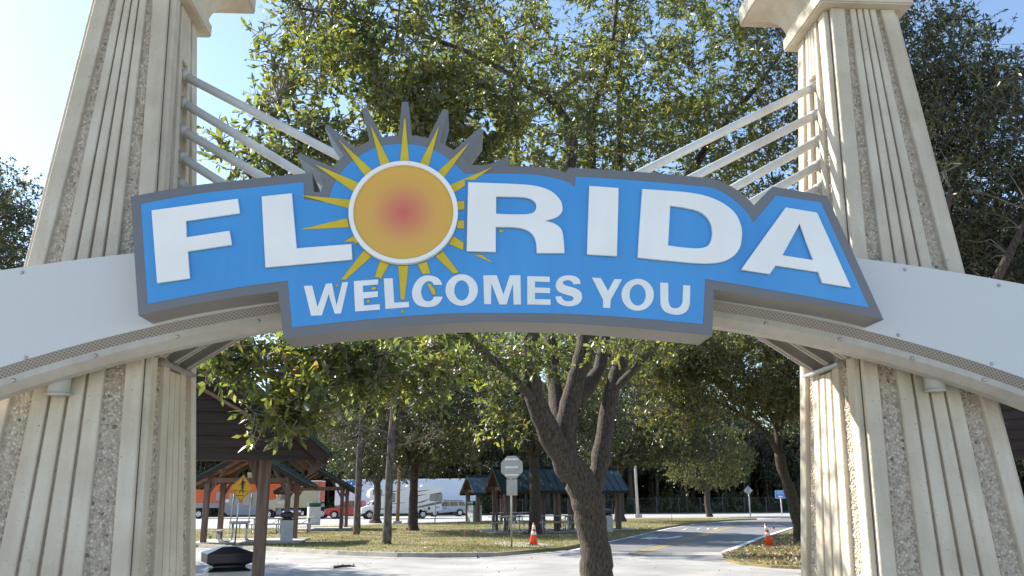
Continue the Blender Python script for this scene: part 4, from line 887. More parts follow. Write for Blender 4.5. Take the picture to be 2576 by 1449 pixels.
for s_ in (-1, 1):
    for poly in ([(-Lh+0.52, 1.4), (-Lh+1.02, 1.95), (-Lh+1.45, 1.95), (-Lh+1.45, 1.4)],): prism_part('cab_window', rv, poly, 0, 'glass_dark', y0=s_*1.03-0.01, y1=s_*1.03+0.012)
    hwv = s_*1.222
    for (x0, z0, x1, z1) in ((-Lh+0.75, 2.45, -Lh+1.6, 2.85), (-1.75, 1.72, -1.0, 2.5)):
        mb = MB(); mb.box(((x0+x1)/2, hwv, (z0+z1)/2), (x1-x0+0.1, 0.02, z1-z0+0.1)); wf = build('window_frame', mb, 'black', rv, bevel=0.008)
        mb = MB(); mb.box(((x0+x1)/2, hwv, (z0+z1)/2), (x1-x0, 0.03, z1-z0)); build('pane', mb, 'trailer_grey', wf, bevel=0.008)
    sw = [([(-3.1, 2.0), (-1.4, 2.75), (0.2, 2.95), (-1.3, 2.62)], 'rv_grey'), ([(0.6, 2.55), (1.6, 2.8), (2.9, 2.9), (1.6, 2.68)], 'rv_grey'), ([(0.3, 2.0), (1.4, 2.35), (2.5, 2.45), (1.5, 2.25)], 'rv_red'), ([(2.6, 2.42), (3.9, 2.62), (3.9, 2.38), (2.9, 2.38)], 'rv_red'), ([(0.2, 1.0), (1.6, 1.25), (3.9, 1.75), (3.9, 1.48), (1.8, 1.1)], 'rv_grey'), ([(0.8, 1.45), (1.8, 1.72), (2.9, 2.05), (1.9, 1.6)], 'rv_red'), ([(-2.2, 1.45), (-0.6, 1.6), (0.2, 1.62), (-0.6, 1.5)], 'rv_grey'), ([(-3.0, 0.98), (-2.0, 1.05), (-2.0, 0.95), (-2.6, 0.9)], 'rv_red'), ([(-2.1, 1.08), (-0.9, 1.18), (-1.2, 1.1)], 'rv_grey')]
    for k, (l, m_) in enumerate(sw): prism_part('stripe', rv, l, 0, m_, y0=s_*1.226-0.003-0.0006*k, y1=s_*1.226+0.003+0.0006*k)
    mb = MB(); mb.box((-Lh+0.6, s_*1.2, 1.5), (0.12, 0.2, 0.34)); build('mirror', mb, 'rv_white', rv, bevel=0.02)
    for (x, z, w_, h_) in ((0.55, 1.42, 0.55, 0.35), (0.6, 1.05, 0.4, 0.25), (2.6, 1.0, 0.22, 0.28)):
        mb = MB(); mb.box((x, hwv, z), (w_, 0.03, h_)); build('hatch', mb, 'rv_white' if w_ > 0.3 else 'black', rv, bevel=0.006)
    mb = MB(); mb.box((-Lh-0.36, s_*0.75, 0.88), (0.06, 0.32, 0.26)); build('headlight', mb, 'reflect_white', rv, bevel=0.02)
text('lettering', '4x4', 0.28, 'black', rv, (3.5, -1.232, 1.1), (1, 0, 0), (0, 0, 1), 0.006)
mb = MB(); mb.add([(-Lh+0.38, -0.85, 1.36), (-Lh+0.38, 0.85, 1.36), (-Lh+0.96, 0.8, 2.0), (-Lh+0.96, -0.8, 2.0)], [(0, 1, 2, 3)]); build('windscreen', mb, 'glass_dark', rv, fix=False)
mb = MB(); mb.box((-Lh-0.38, 0, 0.85), (0.05, 1.1, 0.3)); build('grille', mb, 'trailer_grey', rv, bevel=0.01)
mb = MB(); mb.box((-Lh-0.42, 0, 0.52), (0.16, 2.0, 0.2)); build('bumper', mb, 'chrome', rv, bevel=0.03)
for x, w_ in ((0.9, 1.1), (2.2, 0.6), (-2.6, 0.9)):
    mb = MB(); mb.box((x, 0, 3.28), (w_, 0.8, 0.26)); build('roof_unit', mb, 'rv_white', rv, bevel=0.08, seg=2)
for x in (-Lh+0.45, 2.0):
    for s_ in (-1, 1): wheel(rv, x, s_*0.95, 0.4, 0.3)
# bicycle hung on the motorhome's rear
bk = root('bicycle', (mid.x+(Lh+0.35)*math.cos(R(14)), mid.y-0.5+(Lh+0.35)*math.sin(R(14)), 0.95), 'bicycle hanging on the rear rack of the motorhome', 'bicycle', None, R(14-75))
for x in (-0.52, 0.52):
    mb = MB(); n = 24; mb.tube([(x+0.33*math.cos(2*math.pi*k/n), 0, 0.33+0.33*math.sin(2*math.pi*k/n)) for k in range(n+1)], 0.022, 6, False); build('wheel', mb, 'rubber', bk)
    mb = MB()
    for k in range(6):
        a_ = math.pi*k/6; mb.cyl((x-0.32*math.cos(a_), 0, 0.33-0.32*math.sin(a_)), (x+0.32*math.cos(a_), 0, 0.33+0.32*math.sin(a_)), 0.004, 4)
    build('spokes', mb, 'galv', bk)
mb = MB()
for p0, p1_ in (((-0.52, 0.33), (-0.12, 0.3)), ((-0.12, 0.3), (-0.25, 0.78)), ((-0.25, 0.78), (-0.52, 0.33)), ((-0.25, 0.72), (0.35, 0.74)), ((-0.12, 0.3), (0.37, 0.68)), ((0.52, 0.33), (0.34, 0.86))): mb.cyl((p0[0], 0, p0[1]), (p1_[0], 0, p1_[1]), 0.018, 6)
build('frame', mb, 'black', bk)
mb = MB(); mb.box((-0.27, 0, 0.82), (0.24, 0.12, 0.05)); build('saddle', mb, 'black', bk, bevel=0.015)
mb = MB(); mb.cyl((0.34, -0.28, 0.9), (0.34, 0.28, 0.9), 0.014, 6); build('handlebar', mb, 'black', bk)

# silver suv behind the motorhome
rear = gp(1171, 1299.5); 
sv = root('suv', (rear.x-2.3, rear.y+3.0, 0), 'silver suv parked behind the motorhome beside the pavilion', 'suv', None, R(12))
prism_part('body', sv, [(-2.45, 0.45), (-2.5, 0.85), (-2.2, 1.05), (-1.2, 1.15), (2.45, 1.2), (2.5, 0.55), (2.3, 0.4)] + [(1.5+0.45*math.cos(R(k)), 0.4+0.45*math.sin(R(k))) for k in range(20, 180, 20)] + [(-1.0, 0.38)] + [(-1.5+0.45*math.cos(R(k)), 0.4+0.45*math.sin(R(k))) for k in range(20, 180, 20)], 0.97, 'car_silver', 0.06, 2)
prism_part('cabin', sv, [(-1.25, 1.12), (-0.5, 1.7), (-0.2, 1.78), (1.9, 1.76), (2.15, 1.66), (2.42, 1.18)], 0.86, 'car_silver', 0.06, 2)
for l in ([(-0.9, 1.2), (-0.4, 1.65), (0.2, 1.68), (0.2, 1.2)], [(0.28, 1.2), (0.28, 1.68), (1.15, 1.68), (1.3, 1.2)], [(1.4, 1.2), (1.3, 1.66), (1.95, 1.62), (2.2, 1.2)]): both('side_window', sv, l, 0.86, 0.012, 'glass_dark')
mb = MB(); mb.add([(-1.27, -0.75, 1.16), (-1.27, 0.75, 1.16), (-0.54, 0.68, 1.7), (-0.54, -0.68, 1.7)], [(0, 1, 2, 3)]); build('windscreen', mb, 'glass_dark', sv, fix=False)
mb = MB(); mb.add([(2.2, -0.68, 1.62), (2.2, 0.68, 1.62), (2.43, 0.74, 1.24), (2.43, -0.74, 1.24)], [(0, 1, 2, 3)]); build('rear_window', mb, 'glass_dark', sv, fix=False)
for s_ in (-1, 1):
    mb = MB(); mb.box((2.45, s_*0.82, 1.05), (0.12, 0.28, 0.2)); build('tail_light', mb, 'rv_red', sv, bevel=0.02)
    mb = MB(); mb.cyl((-0.1, s_*0.72, 1.82), (1.8, s_*0.72, 1.80), 0.025, 6); build('roof_rail', mb, 'black', sv)
for x in (-1.5, 1.5):
    for s_ in (-1, 1): wheel(sv, x, s_*0.85, 0.39, 0.25)

# trailers and tractor
def trailer(loc, rotz, label, L, col, skirt, z0, z1, name='box_trailer'):
    rt = root(name, loc, label, 'trailer', None, rotz)
    mb = MB(); mb.box((0, 0, (z0+z1)/2), (L, 2.55, z1-z0)); build('box_body', mb, col, rt, bevel=0.03)
    mb = MB(); mb.box((0, 0, z1+0.02), (L+0.02, 2.58, 0.1)); build('top_rail', mb, 'reflect_white', rt)
    mb = MB(); mb.box((0, 0, z0-0.09), (L, 2.57, 0.17)); build('bottom_rail', mb, skirt, rt)
    n = int(L/1.2)
    for k in range(1, n):
        mb = MB(); mb.box((-L/2+L*k/n, -1.278, (z0+z1)/2), (0.06, 0.012, z1-z0-0.1)); build('rib', mb, col, rt)
    for k in range(6):
        mb = MB(); mb.box((-L/2+L*(k+0.5)/6, -1.292, z0-0.09), (0.5, 0.012, 0.06)); build('reflector', mb, 'flag_red' if k % 2 else 'reflect_white', rt)
    return rt
oc = gp(604, 1305)
ot = trailer((oc.x+0.2, oc.y+4.3, 0), R(0), 'orange box trailer with grey skirt behind the small left pavilion', 16.2, 'truck_orange', 'trailer_grey', 1.75, 4.1)
mb = MB(); mb.box((0, 0, 1.45), (16.2, 2.5, 0.55)); build('frame_rail', mb, 'trailer_grey', ot)
prism_part('side_skirt', ot, [(-3.4, 1.2), (4.2, 1.2), (4.2, 0.35), (-2.4, 0.35)], 0, 'trailer_grey', y0=-1.28, y1=-1.2)
for (x, z, w_, h_) in ((0.9, 2.45, 2.0, 0.85), (-3.3, 2.45, 1.1, 0.9), (-2.6, 1.95, 0.5, 0.35)):
    mb = MB(); mb.box((x, -1.282, z), (w_, 0.012, h_)); build('placard', mb, 'trailer_grey' if h_ > 0.5 else 'reflect_white', ot)
text('lettering', "53'", 0.55, 'black', ot, (-6.9, -1.285, 2.5), (1, 0, 0), (0, 0, 1), 0.006)
for x in (-6.9, -5.7):
    for s_ in (-1, 1): wheel(ot, x, s_*1.0, 0.5, 0.5)
wc = gp(997, 1303)
wt = trailer((wc.x, 109.5, 0), R(0), 'long white box trailer behind the pickup and the motorhome', 17.8, 'trailer_white', 'trailer_grey', 1.35, 4.45)
text('lettering', 'LEXINGTON, S.C.', 0.34, 'black', wt, (-6.6, -1.288, 3.05), (1, 0, 0), (0, 0, 1), 0.006)
prism_part('emblem', wt, [(-6.95+0.85*math.cos(2*math.pi*k/20), 4.0+0.35*math.sin(2*math.pi*k/20)) for k in range(20)], 0, 'guide_blue', y0=-1.29, y1=-1.27)
for x in (6.3, 7.5):
    for s_ in (-1, 1): wheel(wt, x, s_*1.0, 0.5, 0.5)
tc0 = gp(742, 1306)
tk = root('semi_truck', (tc0.x-0.75, tc0.y+2.6, 0), 'beige sleeper cab semi truck tractor facing left', 'truck', None, R(3))
k_ = 1.0
prism_part('sleeper', tk, [(-0.25, 1.15), (-0.25, 2.95), (0.55, 3.55), (1.0, 3.9), (2.6, 3.55), (2.7, 3.3), (2.7, 1.15)], 1.2, 'truck_beige', 0.05, 2)
prism_part('cab', tk, [(-1.75, 1.15), (-1.75, 1.95), (-1.35, 2.75), (-0.3, 2.95), (-0.2, 1.15)], 1.05, 'truck_beige', 0.05, 2)
prism_part('hood', tk, [(-3.2, 0.75), (-3.25, 1.75), (-3.0, 1.9), (-1.7, 2.05), (-1.7, 0.9), (-1.9, 0.85)] + [(-2.45+0.6*math.cos(R(k)), 0.55+0.58*math.sin(R(k))) for k in range(20, 180, 20)], 0.95, 'truck_beige', 0.05, 2)
prism_part('roof_fairing', tk, [(-1.3, 2.8), (-0.6, 3.15), (0.55, 3.62), (1.0, 3.96), (1.05, 3.85), (0.55, 3.5), (-0.3, 2.93)], 1.0, 'rv_white', 0.02)
both('side_window', tk, [(-1.3, 2.0), (-1.15, 2.55), (-0.5, 2.6), (-0.5, 2.0)], 1.05, 0.012, 'glass_dark'); both('sleeper_window', tk, [(0.85, 3.1), (1.05, 3.35), (2.2, 3.35), (2.2, 3.05), (0.9, 3.05)], 1.2, 0.012, 'glass_dark')
both('door_seam', tk, [(-0.32, 1.2), (-0.32, 2.85), (-0.29, 2.85), (-0.29, 1.2)], 1.05, 0.006, 'black')
text('lettering', 'Salvino', 0.34, 'reflect_white', tk, (-1.0, -1.064, 1.72), (1, 0, 0), (0, 0, 1), 0.006)
prism_part('door_mark', tk, [(-0.62, 1.78), (-0.4, 1.95), (-0.45, 1.75), (-0.5, 1.68)], 0, 'flag_red', y0=-1.064, y1=-1.055)
mb = MB(); mb.add([(-1.78, -0.9, 2.0), (-1.78, 0.9, 2.0), (-1.4, 0.85, 2.7), (-1.4, -0.85, 2.7)], [(0, 1, 2, 3)]); build('windscreen', mb, 'glass_dark', tk, fix=False)
for s_ in (-1, 1):
    mb = MB(); mb.cyl((-1.5, s_*1.15, 0.9), (-1.5, s_*1.15, 0.95), 0.3, 12); mb = MB(); mb.cyl((-0.9, s_*0.95, 0.72), (1.0, s_*0.95, 0.72), 0.32, 20); build('fuel_tank', mb, 'chrome', tk, True)
    mb = MB(); mb.cyl((-3.0, s_*0.98, 1.0), (-3.0, s_*0.98, 2.6), 0.09, 14); build('air_cleaner_stack', mb, 'chrome', tk, True)
    mb = MB(); mb.box((-1.55, s_*1.28, 2.2), (0.15, 0.22, 0.55)); build('mirror', mb, 'truck_beige', tk, bevel=0.03)
    mb = MB(); mb.box((-3.2, s_*0.78, 1.2), (0.1, 0.3, 0.25)); build('headlight', mb, 'reflect_white', tk, bevel=0.02)
mb = MB(); mb.box((-3.28, 0, 1.3), (0.06, 1.0, 0.9)); build('grille', mb, 'chrome', tk, bevel=0.02)
mb = MB(); mb.box((-3.3, 0, 0.62), (0.25, 2.3, 0.35)); build('bumper', mb, 'chrome', tk, bevel=0.05)
mb = MB(); mb.box((1.9, 0, 0.95), (6.2, 0.9, 0.25)); build('chassis', mb, 'black', tk)
for x in (-2.45, 3.2, 4.5):
    for s_ in (-1, 1): wheel(tk, x, s_*0.98, 0.5, 0.35)

# ------------------------------------------------------------------ vegetation
NG = np.random.default_rng(11)
def unit(v): return v/np.maximum(np.linalg.norm(v, axis=-1, keepdims=True), 1e-6)
def leaf_geo(P, Dn, L, asp, rng):
    """one folded four-vertex leaf at each P, pointing along Dn"""
    n = len(P); up = unit(rng.normal(size=(n, 3))+np.array([0, 0, 0.9]))
    s_ = unit(np.cross(Dn, up)); nn = np.cross(s_, Dn)
    L = L[:, None]; w = L*asp
    V = np.stack([P, P+Dn*L*0.5+s_*w*0.5+nn*w*0.12, P+Dn*L, P+Dn*L*0.5-s_*w*0.5+nn*w*0.12], 1)
    F = np.array([[0, 1, 2], [0, 2, 3]])[None]+4*np.arange(n)[:, None, None]
    return V, F.reshape(-1, 3)
def foliage(clumps, size, ntw, nlf, Ltw, leafL, asp, rng, droop=0.0):
    """twigs radiating from every clump centre with leaves along them: returns twig mesh and leaf arrays"""
    n = len(clumps); c = np.repeat(clumps, ntw, 0); m = len(c)
    d = unit(rng.normal(size=(m, 3))+np.array([0, 0, 0.25-droop]))
    st = c+rng.normal(size=(m, 3))*np.asarray(size)*0.45
    L = Ltw*rng.uniform(0.5, 1.25, m)
    tip = st+d*L[:, None]+np.array([0, 0, -0.25*droop])*L[:, None]
    s1 = unit(np.cross(d, rng.normal(size=(m, 3)))); s2 = np.cross(d, s1); r = 0.0055*(leafL/0.09)
    tri = [(1, 0), (-0.5, 0.87), (-0.5, -0.87)]
    TV = np.stack([st+(s1*a+s2*b)*r for a, b in tri]+[tip+(s1*a+s2*b)*r*0.4 for a, b in tri], 1)
    TF = (np.array([(0, 1, 4, 3), (1, 2, 5, 4), (2, 0, 3, 5)])[None]+6*np.arange(m)[:, None, None]).reshape(-1, 4)
    t = rng.uniform(0.25, 1.05, (m, nlf))
    P = (st[:, None]+(tip-st)[:, None]*t[:, :, None]).reshape(-1, 3)
    dd = unit(np.repeat(d, nlf, 0)*0.7+rng.normal(size=(m*nlf, 3))*0.75+np.array([0, 0, -0.12-droop*0.5]))
    LL = leafL*rng.uniform(0.5, 1.4, m*nlf)
    V, F = leaf_geo(P, dd, LL, asp, rng)
    return TV.reshape(-1, 3), TF, V, F
def skeleton(limbs, clumps, rng, rmin=0.006, rgain=0.011, sag=0.12):
    """limb tubes plus thin branches that reach every clump from the nearest wood"""
    mb = MB(); nodes, nr = [], []
    for pts, rad in limbs:
        P = [Vector(p) for p in pts]; k = len(P)
        Rr = rad if hasattr(rad, '__len__') else [rad]*k
        Q, RQ = [], []
        for i in range(k-1):
            p0, p1, p2, p3 = P[max(i-1, 0)], P[i], P[i+1], P[min(i+2, k-1)]
            for j in range(4):
                t = j/4; Q.append(0.5*((2*p1)+(p2-p0)*t+(2*p0-5*p1+4*p2-p3)*t*t+(3*p1-p0-3*p2+p3)*t**3)+Vector(rng.normal(size=3))*Rr[i]*0.045); RQ.append(Rr[i]*(1-t)+Rr[i+1]*t)
        Q.append(P[-1]); RQ.append(Rr[-1])
        RQ = [r*(1+0.06*rng.normal()) for r in RQ]
        mb.tube(Q, RQ, 12 if max(RQ) > 0.1 else 8)
        nodes += [tuple(q) for q in Q]; nr += RQ
    cap = len(nodes)+len(clumps)*4
    N = np.zeros((cap, 3)); N[:len(nodes)] = nodes; NR = np.zeros(cap); NR[:len(nodes)] = nr; cnt = len(nodes)
    start = 0
    if len(clumps):
        d0 = np.min(np.linalg.norm(clumps[:, None]-N[None, :cnt:3], axis=2), 1)
        bmb = MB()
        for i in np.argsort(d0):
            c = clumps[i]; d = np.linalg.norm(N[:cnt]-c, axis=1); j = int(np.argmin(d+0.6*(NR[:cnt] < 0.015))); D_ = d[j]
            if D_ < 0.1: continue
            p0 = N[j]; r0 = min(NR[j]*0.7, rmin+rgain*D_); r0 = max(r0, rmin)
            pts = [p0]
            for t in (0.35, 0.7, 1.0): pts.append(p0+(c-p0)*t+(rng.normal(size=3)*0.09+np.array([0, 0, sag*math.sin(math.pi*t)]))*D_*(t < 1))
            rr = [r0, r0*0.8, r0*0.6, max(r0*0.4, 0.003)]
            bmb.tube(pts, rr, 5, False)
            for p, r in zip(pts[1:], rr[1:]): N[cnt] = p; NR[cnt] = r; cnt += 1
        return mb, bmb
    return mb, MB()
def ell_pts(c, r, n, rng, shell=0.0):
    d = unit(rng.normal(size=(n, 3))); u = rng.uniform(shell**3, 1, (n, 1))**(1/3)
    return np.array(c)+d*u*np.array(r)
def tree(name, base, limbs, clumps, label, rng, bark='bark_oak', leaf='leaf_oak', size=0.35, ntw=7, nlf=9, Ltw=0.4, leafL=0.095, asp=0.42, group='trees', cat='tree', droop=0.0, own_leaves=0, rmin=0.006, rgain=0.011, sag=0.12):
    b = Vector(base); rt = root(name, b, label, cat, group)
    tb, bb = skeleton(limbs, clumps, rng, rmin, rgain, sag)
    build('trunk', tb, bark, rt, True, b)
    if bb.v: 
        o = build('branches', bb, 'twig', rt, True, b, fix=False); o['kind'] = 'stuff'
    TV, TF, V, F = foliage(clumps, size, ntw, nlf, Ltw, leafL, asp, rng, droop)
    fast('twigs', TV-np.array(b), TF, 'twig', rt, 'stuff')
    if own_leaves:
        cl_ = V.mean(1); near = np.argsort(np.linalg.norm(cl_-np.array([0, 0, CAM_H]), axis=1)+100*(cl_[:, 0] < -3.2))[:own_leaves]
        keep = np.ones(len(V), bool); keep[near] = False
        proto = None
        for i in near:
            v = V[i]; p = Vector(v[0]); ax = Vector(v[2]-v[0]); Lf = ax.length; ax.normalize(); sd_ = Vector(v[1]-v[3]); sd_ = (sd_-ax*sd_.dot(ax)).normalized(); nz = ax.cross(sd_)
            if proto is None:
                proto = bpy.data.meshes.new('leaf'); a_ = asp*0.5
                proto.from_pydata([(0, 0, 0), (0.22, a_*0.75, 0.03), (0.55, a_, 0.04), (0.85, a_*0.55, 0.02), (1, 0, -0.02), (0.85, -a_*0.55, 0.02), (0.55, -a_, 0.04), (0.22, -a_*0.75, 0.03), (0.22, 0, 0), (0.55, 0, 0), (0.85, 0, 0)], [], [(0, 8, 1), (1, 8, 9, 2), (2, 9, 10, 3), (3, 10, 4), (0, 7, 8), (7, 6, 9, 8), (6, 5, 10, 9), (5, 4, 10)])
                proto.materials.append(MAT[leaf])
            o = bpy.data.objects.new('leaf', proto); C.objects.link(o); o.parent = rt
            o.matrix_local = Matrix.Translation(p-b) @ Matrix((ax, sd_, nz)).transposed().to_4x4() @ Matrix.Scale(Lf, 4)
        V = V[keep]; F = (np.array([[0, 1, 2], [0, 2, 3]])[None]+4*np.arange(len(V))[:, None, None]).reshape(-1, 3)
    fast('crown', V.reshape(-1, 3)-np.array(b), F, leaf, rt, 'stuff')
    return rt
P3 = lambda l: [at(x, y, Y) for x, y, Y in l]
# the big oak in the middle: limbs follow the photographed ones
rng = np.random.default_rng(21)
bx = at(1500, 1470, 16.0); base = Vector((bx.x, 16.0, 0))
limbs = [([base+Vector((0.02, 0, -0.05)), base+Vector((0.0, 0, 0.12))]+P3([(1498, 1400, 16), (1490, 1330, 16), (1478, 1270, 16), (1455, 1205, 15.95), (1415, 1150, 15.8)]), [0.44, 0.33, 0.285, 0.29, 0.30, 0.28, 0.225]),
 (P3([(1440, 1190, 15.9), (1385, 1095, 15.6), (1345, 1000, 15.4), (1335, 920, 15.2), (1345, 780, 15), (1400, 560, 15), (1440, 358, 15), (1383, 249, 14.8), (1316, 206, 14.5), (1250, 60, 14)]), [0.25, 0.225, 0.195, 0.175, 0.16, 0.13, 0.10, 0.075, 0.05, 0.03]),
 (P3([(1420, 1150, 15.8), (1425, 1060, 15.9), (1445, 970, 16), (1470, 880, 16), (1480, 700, 16.2), (1487, 349, 16.5), (1493, 273, 16.5), (1540, 120, 16.8), (1560, -120, 17)]), [0.22, 0.195, 0.18, 0.17, 0.14, 0.11, 0.08, 0.06, 0.03]),
 (P3([(1478, 1265, 16), (1503, 1190, 16.2), (1520, 1090, 16.4), (1538, 985, 16.6), (1568, 895, 16.8), (1640, 700, 17), (1730, 450, 17.5), (1833, 298, 18), (1903, 219, 18), (1990, 100, 18)]), [0.2, 0.185, 0.165, 0.15, 0.14, 0.12, 0.1, 0.08, 0.06, 0.03]),
 (P3([(1540, 985, 16.6), (1600, 925, 16.2), (1660, 855, 15.7), (1800, 700, 15)]), [0.09, 0.075, 0.06, 0.04]),
 (P3([(1408, 1100, 15.8), (1395, 980, 16.5), (1388, 880, 17), (1340, 650, 17.5), (1300, 400, 18), (1310, 100, 18.5)]), [0.17, 0.15, 0.13, 0.11, 0.08, 0.04]),
 (P3([(1450, 1010, 16.1), (1492, 950, 16.8), (1518, 870, 17.2), (1556, 500, 18), (1560, 170, 18), (1590, -30, 18)]), [0.16, 0.14, 0.12, 0.09, 0.06, 0.03]),
 (P3([(1350, 1010, 15.4), (1272, 935, 14.5), (1200, 870, 13.5), (1000, 700, 12), (800, 430, 11), (700, 250, 10.5)]), [0.09, 0.075, 0.065, 0.05, 0.035, 0.02]),
 (P3([(1200, 870, 13.5), (1000, 880, 11.5), (800, 900, 9.7), (680, 960, 8.7)]), [0.045, 0.035, 0.025, 0.012]),
 (P3([(1316, 206, 14.5), (1150, 120, 13), (950, 60, 12), (750, 20, 11)]), [0.05, 0.04, 0.03, 0.02]),
 (P3([(1730, 450, 17.5), (1800, 480, 16.5), (1950, 420, 15.5)]), [0.06, 0.045, 0.03])]
cl = [ell_pts(at(1480, 60, 16.5), (4.4, 4.5, 3.4), 480, rng), ell_pts(at(1800, 200, 18), (3.2, 3.0, 3.2), 240, rng), ell_pts(at(1350, 330, 15.5), (3.0, 2.5, 1.9), 200, rng), ell_pts(at(1750, 420, 17), (2.8, 2.5, 1.5), 150, rng),
      ell_pts(at(1000, 60, 12), (2.0, 1.8, 1.5), 150, rng), ell_pts(at(880, 230, 11.2), (1.55, 1.4, 0.95), 92, rng), ell_pts(at(760, 400, 10.8), (1.3, 1.0, 0.5), 55, rng), ell_pts(at(1120, 330, 12), (1.3, 1.2, 0.9), 130, rng), ell_pts(at(930, -260, 11.5), (2.4, 2, 1.4), 90, rng),
      ell_pts(at(650, 900, 9.3), (0.75, 0.6, 0.14), 13, rng), ell_pts(at(850, 905, 9.3), (0.8, 0.6, 0.26), 34, rng), ell_pts(at(735, 1020, 8.8), (0.34, 0.35, 0.32), 24, rng), ell_pts(at(570, 925, 9.3), (0.26, 0.4, 0.22), 14, rng), ell_pts(at(1000, 940, 10.2), (0.85, 0.7, 0.32), 46, rng),
      ell_pts(at(1150, 890, 13), (1.0, 0.8, 0.4), 30, rng), ell_pts(at(1250, 1050, 14.5), (0.5, 0.6, 0.6), 12, rng), ell_pts(at(1450, 880, 19.5), (2.6, 1.4, 0.9), 120, rng), ell_pts(at(1330, 900, 14.2), (0.6, 0.5, 0.3), 14, rng), ell_pts(at(1560, 870, 15.0), (0.5, 0.4, 0.2), 8, rng)]
big = tree('oak_tree', base, limbs, np.concatenate(cl), 'big oak with forked trunk standing behind the middle of the sign', rng, size=0.17, ntw=7, nlf=8, Ltw=0.33, leafL=0.115, asp=0.42, group='trees around the gateway', own_leaves=300, rgain=0.016)

def simple_limbs(base, h, r, spread, rng, n=6, fork=0.32, lean=(0, 0)):
    b = Vector(base); f = b+Vector((lean[0]*fork, lean[1]*fork, h*fork)); L_ = [([b+Vector((0, 0, -0.06)), b+Vector((0, 0, 0.1)), b.lerp(f, 0.45)+Vector(rng.normal(size=3))*r*0.4, f], [r*1.6, r*1.15, r*0.95, r*0.85])]
    for k in range(n):
        a = 2*math.pi*(k+rng.uniform(-0.3, 0.3))/n; e = rng.uniform(0.5, 0.95)
        tip = f+Vector((math.cos(a)*spread*rng.uniform(0.45, 0.85)+lean[0]*0.6, math.sin(a)*spread*rng.uniform(0.45, 0.85), (h-h*fork)*e))
        m_ = f.lerp(tip, 0.5)+Vector((math.cos(a), math.sin(a), 0))*spread*0.08
        L_.append(([b.lerp(f, 0.9), m_, tip], [r*0.6, r*0.36, r*0.12]))
    return L_, f
def dome(base, h, spread, n, rng, low=0.3, cz=0.62):
    b = np.array(base); c = ell_pts(b+np.array([0, 0, h*cz]), (spread, spread, h*(1-cz)), n, rng, 0.55)
    return c[c[:, 2] > b[2]+h*low]
# mid-ground oaks
def oak(px, z, h, spread, r, label, seed, n=220, leaf='leaf_dark', leafL=0.15, lean=(0, 0), low=0.28, fork=0.3, size=0.5, ntw=7, nlf=10, group='oaks on the grass island', dY=0, Ltw=0.55, cz=0.62):
    rng = np.random.default_rng(seed); b = gp(px[0], px[1], z) if len(px) == 2 else Vector(px); b.y += dY
    L_, f = simple_limbs(b, h, r, spread, rng, 7, fork, lean)
    c = dome(np.array(b)+np.array([lean[0], lean[1], 0]), h, spread, n, rng, low, cz)
    return tree('oak_tree', b, L_, c, label, rng, leaf=leaf, size=size, ntw=ntw, nlf=nlf, Ltw=Ltw, leafL=leafL, asp=0.5, group=group, rmin=0.012)
oak((1040, 1335), GZ, 12.0, 6.4, 0.25, 'dark dome shaped oak in front of the motorhome', 31, 950, leafL=0.17, low=0.24)
oak((945, 1312), GZ, 11.5, 6.2, 0.30, 'dark oak farther back beside the red pickup', 32, 620, leafL=0.19)
oak((1345, 1343), GZ, 11.5, 5.6, 0.27, 'forked oak standing in front of the green roofed pavilion', 33, 620, low=0.40, fork=0.34, leafL=0.15)
oak((1559, 1312), GZ, 13.0, 6.5, 0.36, 'oak at the far end of the island right of the big oak trunk', 34, 620, low=0.32, leafL=0.19)
oak((1785, 1299), 0.05, 9.5, 4.6, 0.28, 'slim sunlit oak alone near the far lot', 35, 420, leaf='leaf_yellow', leafL=0.2, low=0.30)
oak((1690, 1310), GZ, 11.0, 5.0, 0.01, 'bushy oak crown over the far end of the branch road', 36, 420, leaf='leaf_dark', leafL=0.2, low=0.40)
# right-hand leaning oak beside the pylon
rng = np.random.default_rng(41); b = gp(2009, 1366, 0.06); Y0 = b.y
limbs = [([b+Vector((0.1, 0, -0.1))]+P3([(2003, 1300, Y0), (1985, 1230, Y0), (1968, 1180, Y0), (1960, 1140, Y0)]), [0.28, 0.2, 0.2, 0.19, 0.18]),
 (P3([(1962, 1150, Y0), (1935, 1100, Y0-.3), (1880, 1050, Y0-1), (1800, 1010, Y0-2)]), [0.12, 0.09, 0.07, 0.04]), (P3([(1960, 1140, Y0), (1955, 1080, Y0), (1920, 1010, Y0-.5), (1870, 940, Y0-1), (1800, 800, Y0-2)]), [0.15, 0.13, 0.11, 0.09, 0.05]),
 (P3([(1957, 1100, Y0), (1975, 1020, Y0+.5), (1990, 900, Y0+1), (2050, 700, Y0+2)]), [0.12, 0.1, 0.08, 0.04])]
cl = np.concatenate([ell_pts(at(1850, 930, Y0-2), (3.1, 3.0, 1.5), 420, rng), ell_pts(at(2000, 700, Y0-1), (4.0, 3.5, 3.0), 420, rng), ell_pts(at(1700, 900, Y0-4), (1.9, 2.0, 0.9), 200, rng), ell_pts(at(1700, 1040, Y0-3), (1.3, 1.2, 0.5), 50, rng), ell_pts(at(1950, 1010, Y0-1), (1.2, 1.0, 0.8), 50, rng)])
tree('oak_tree', b, limbs, cl, 'leaning oak on the verge just left of the right pylon', rng, leaf='leaf_yellow', size=0.42, ntw=7, nlf=9, Ltw=0.5, leafL=0.13, asp=0.48, group='trees around the gateway')
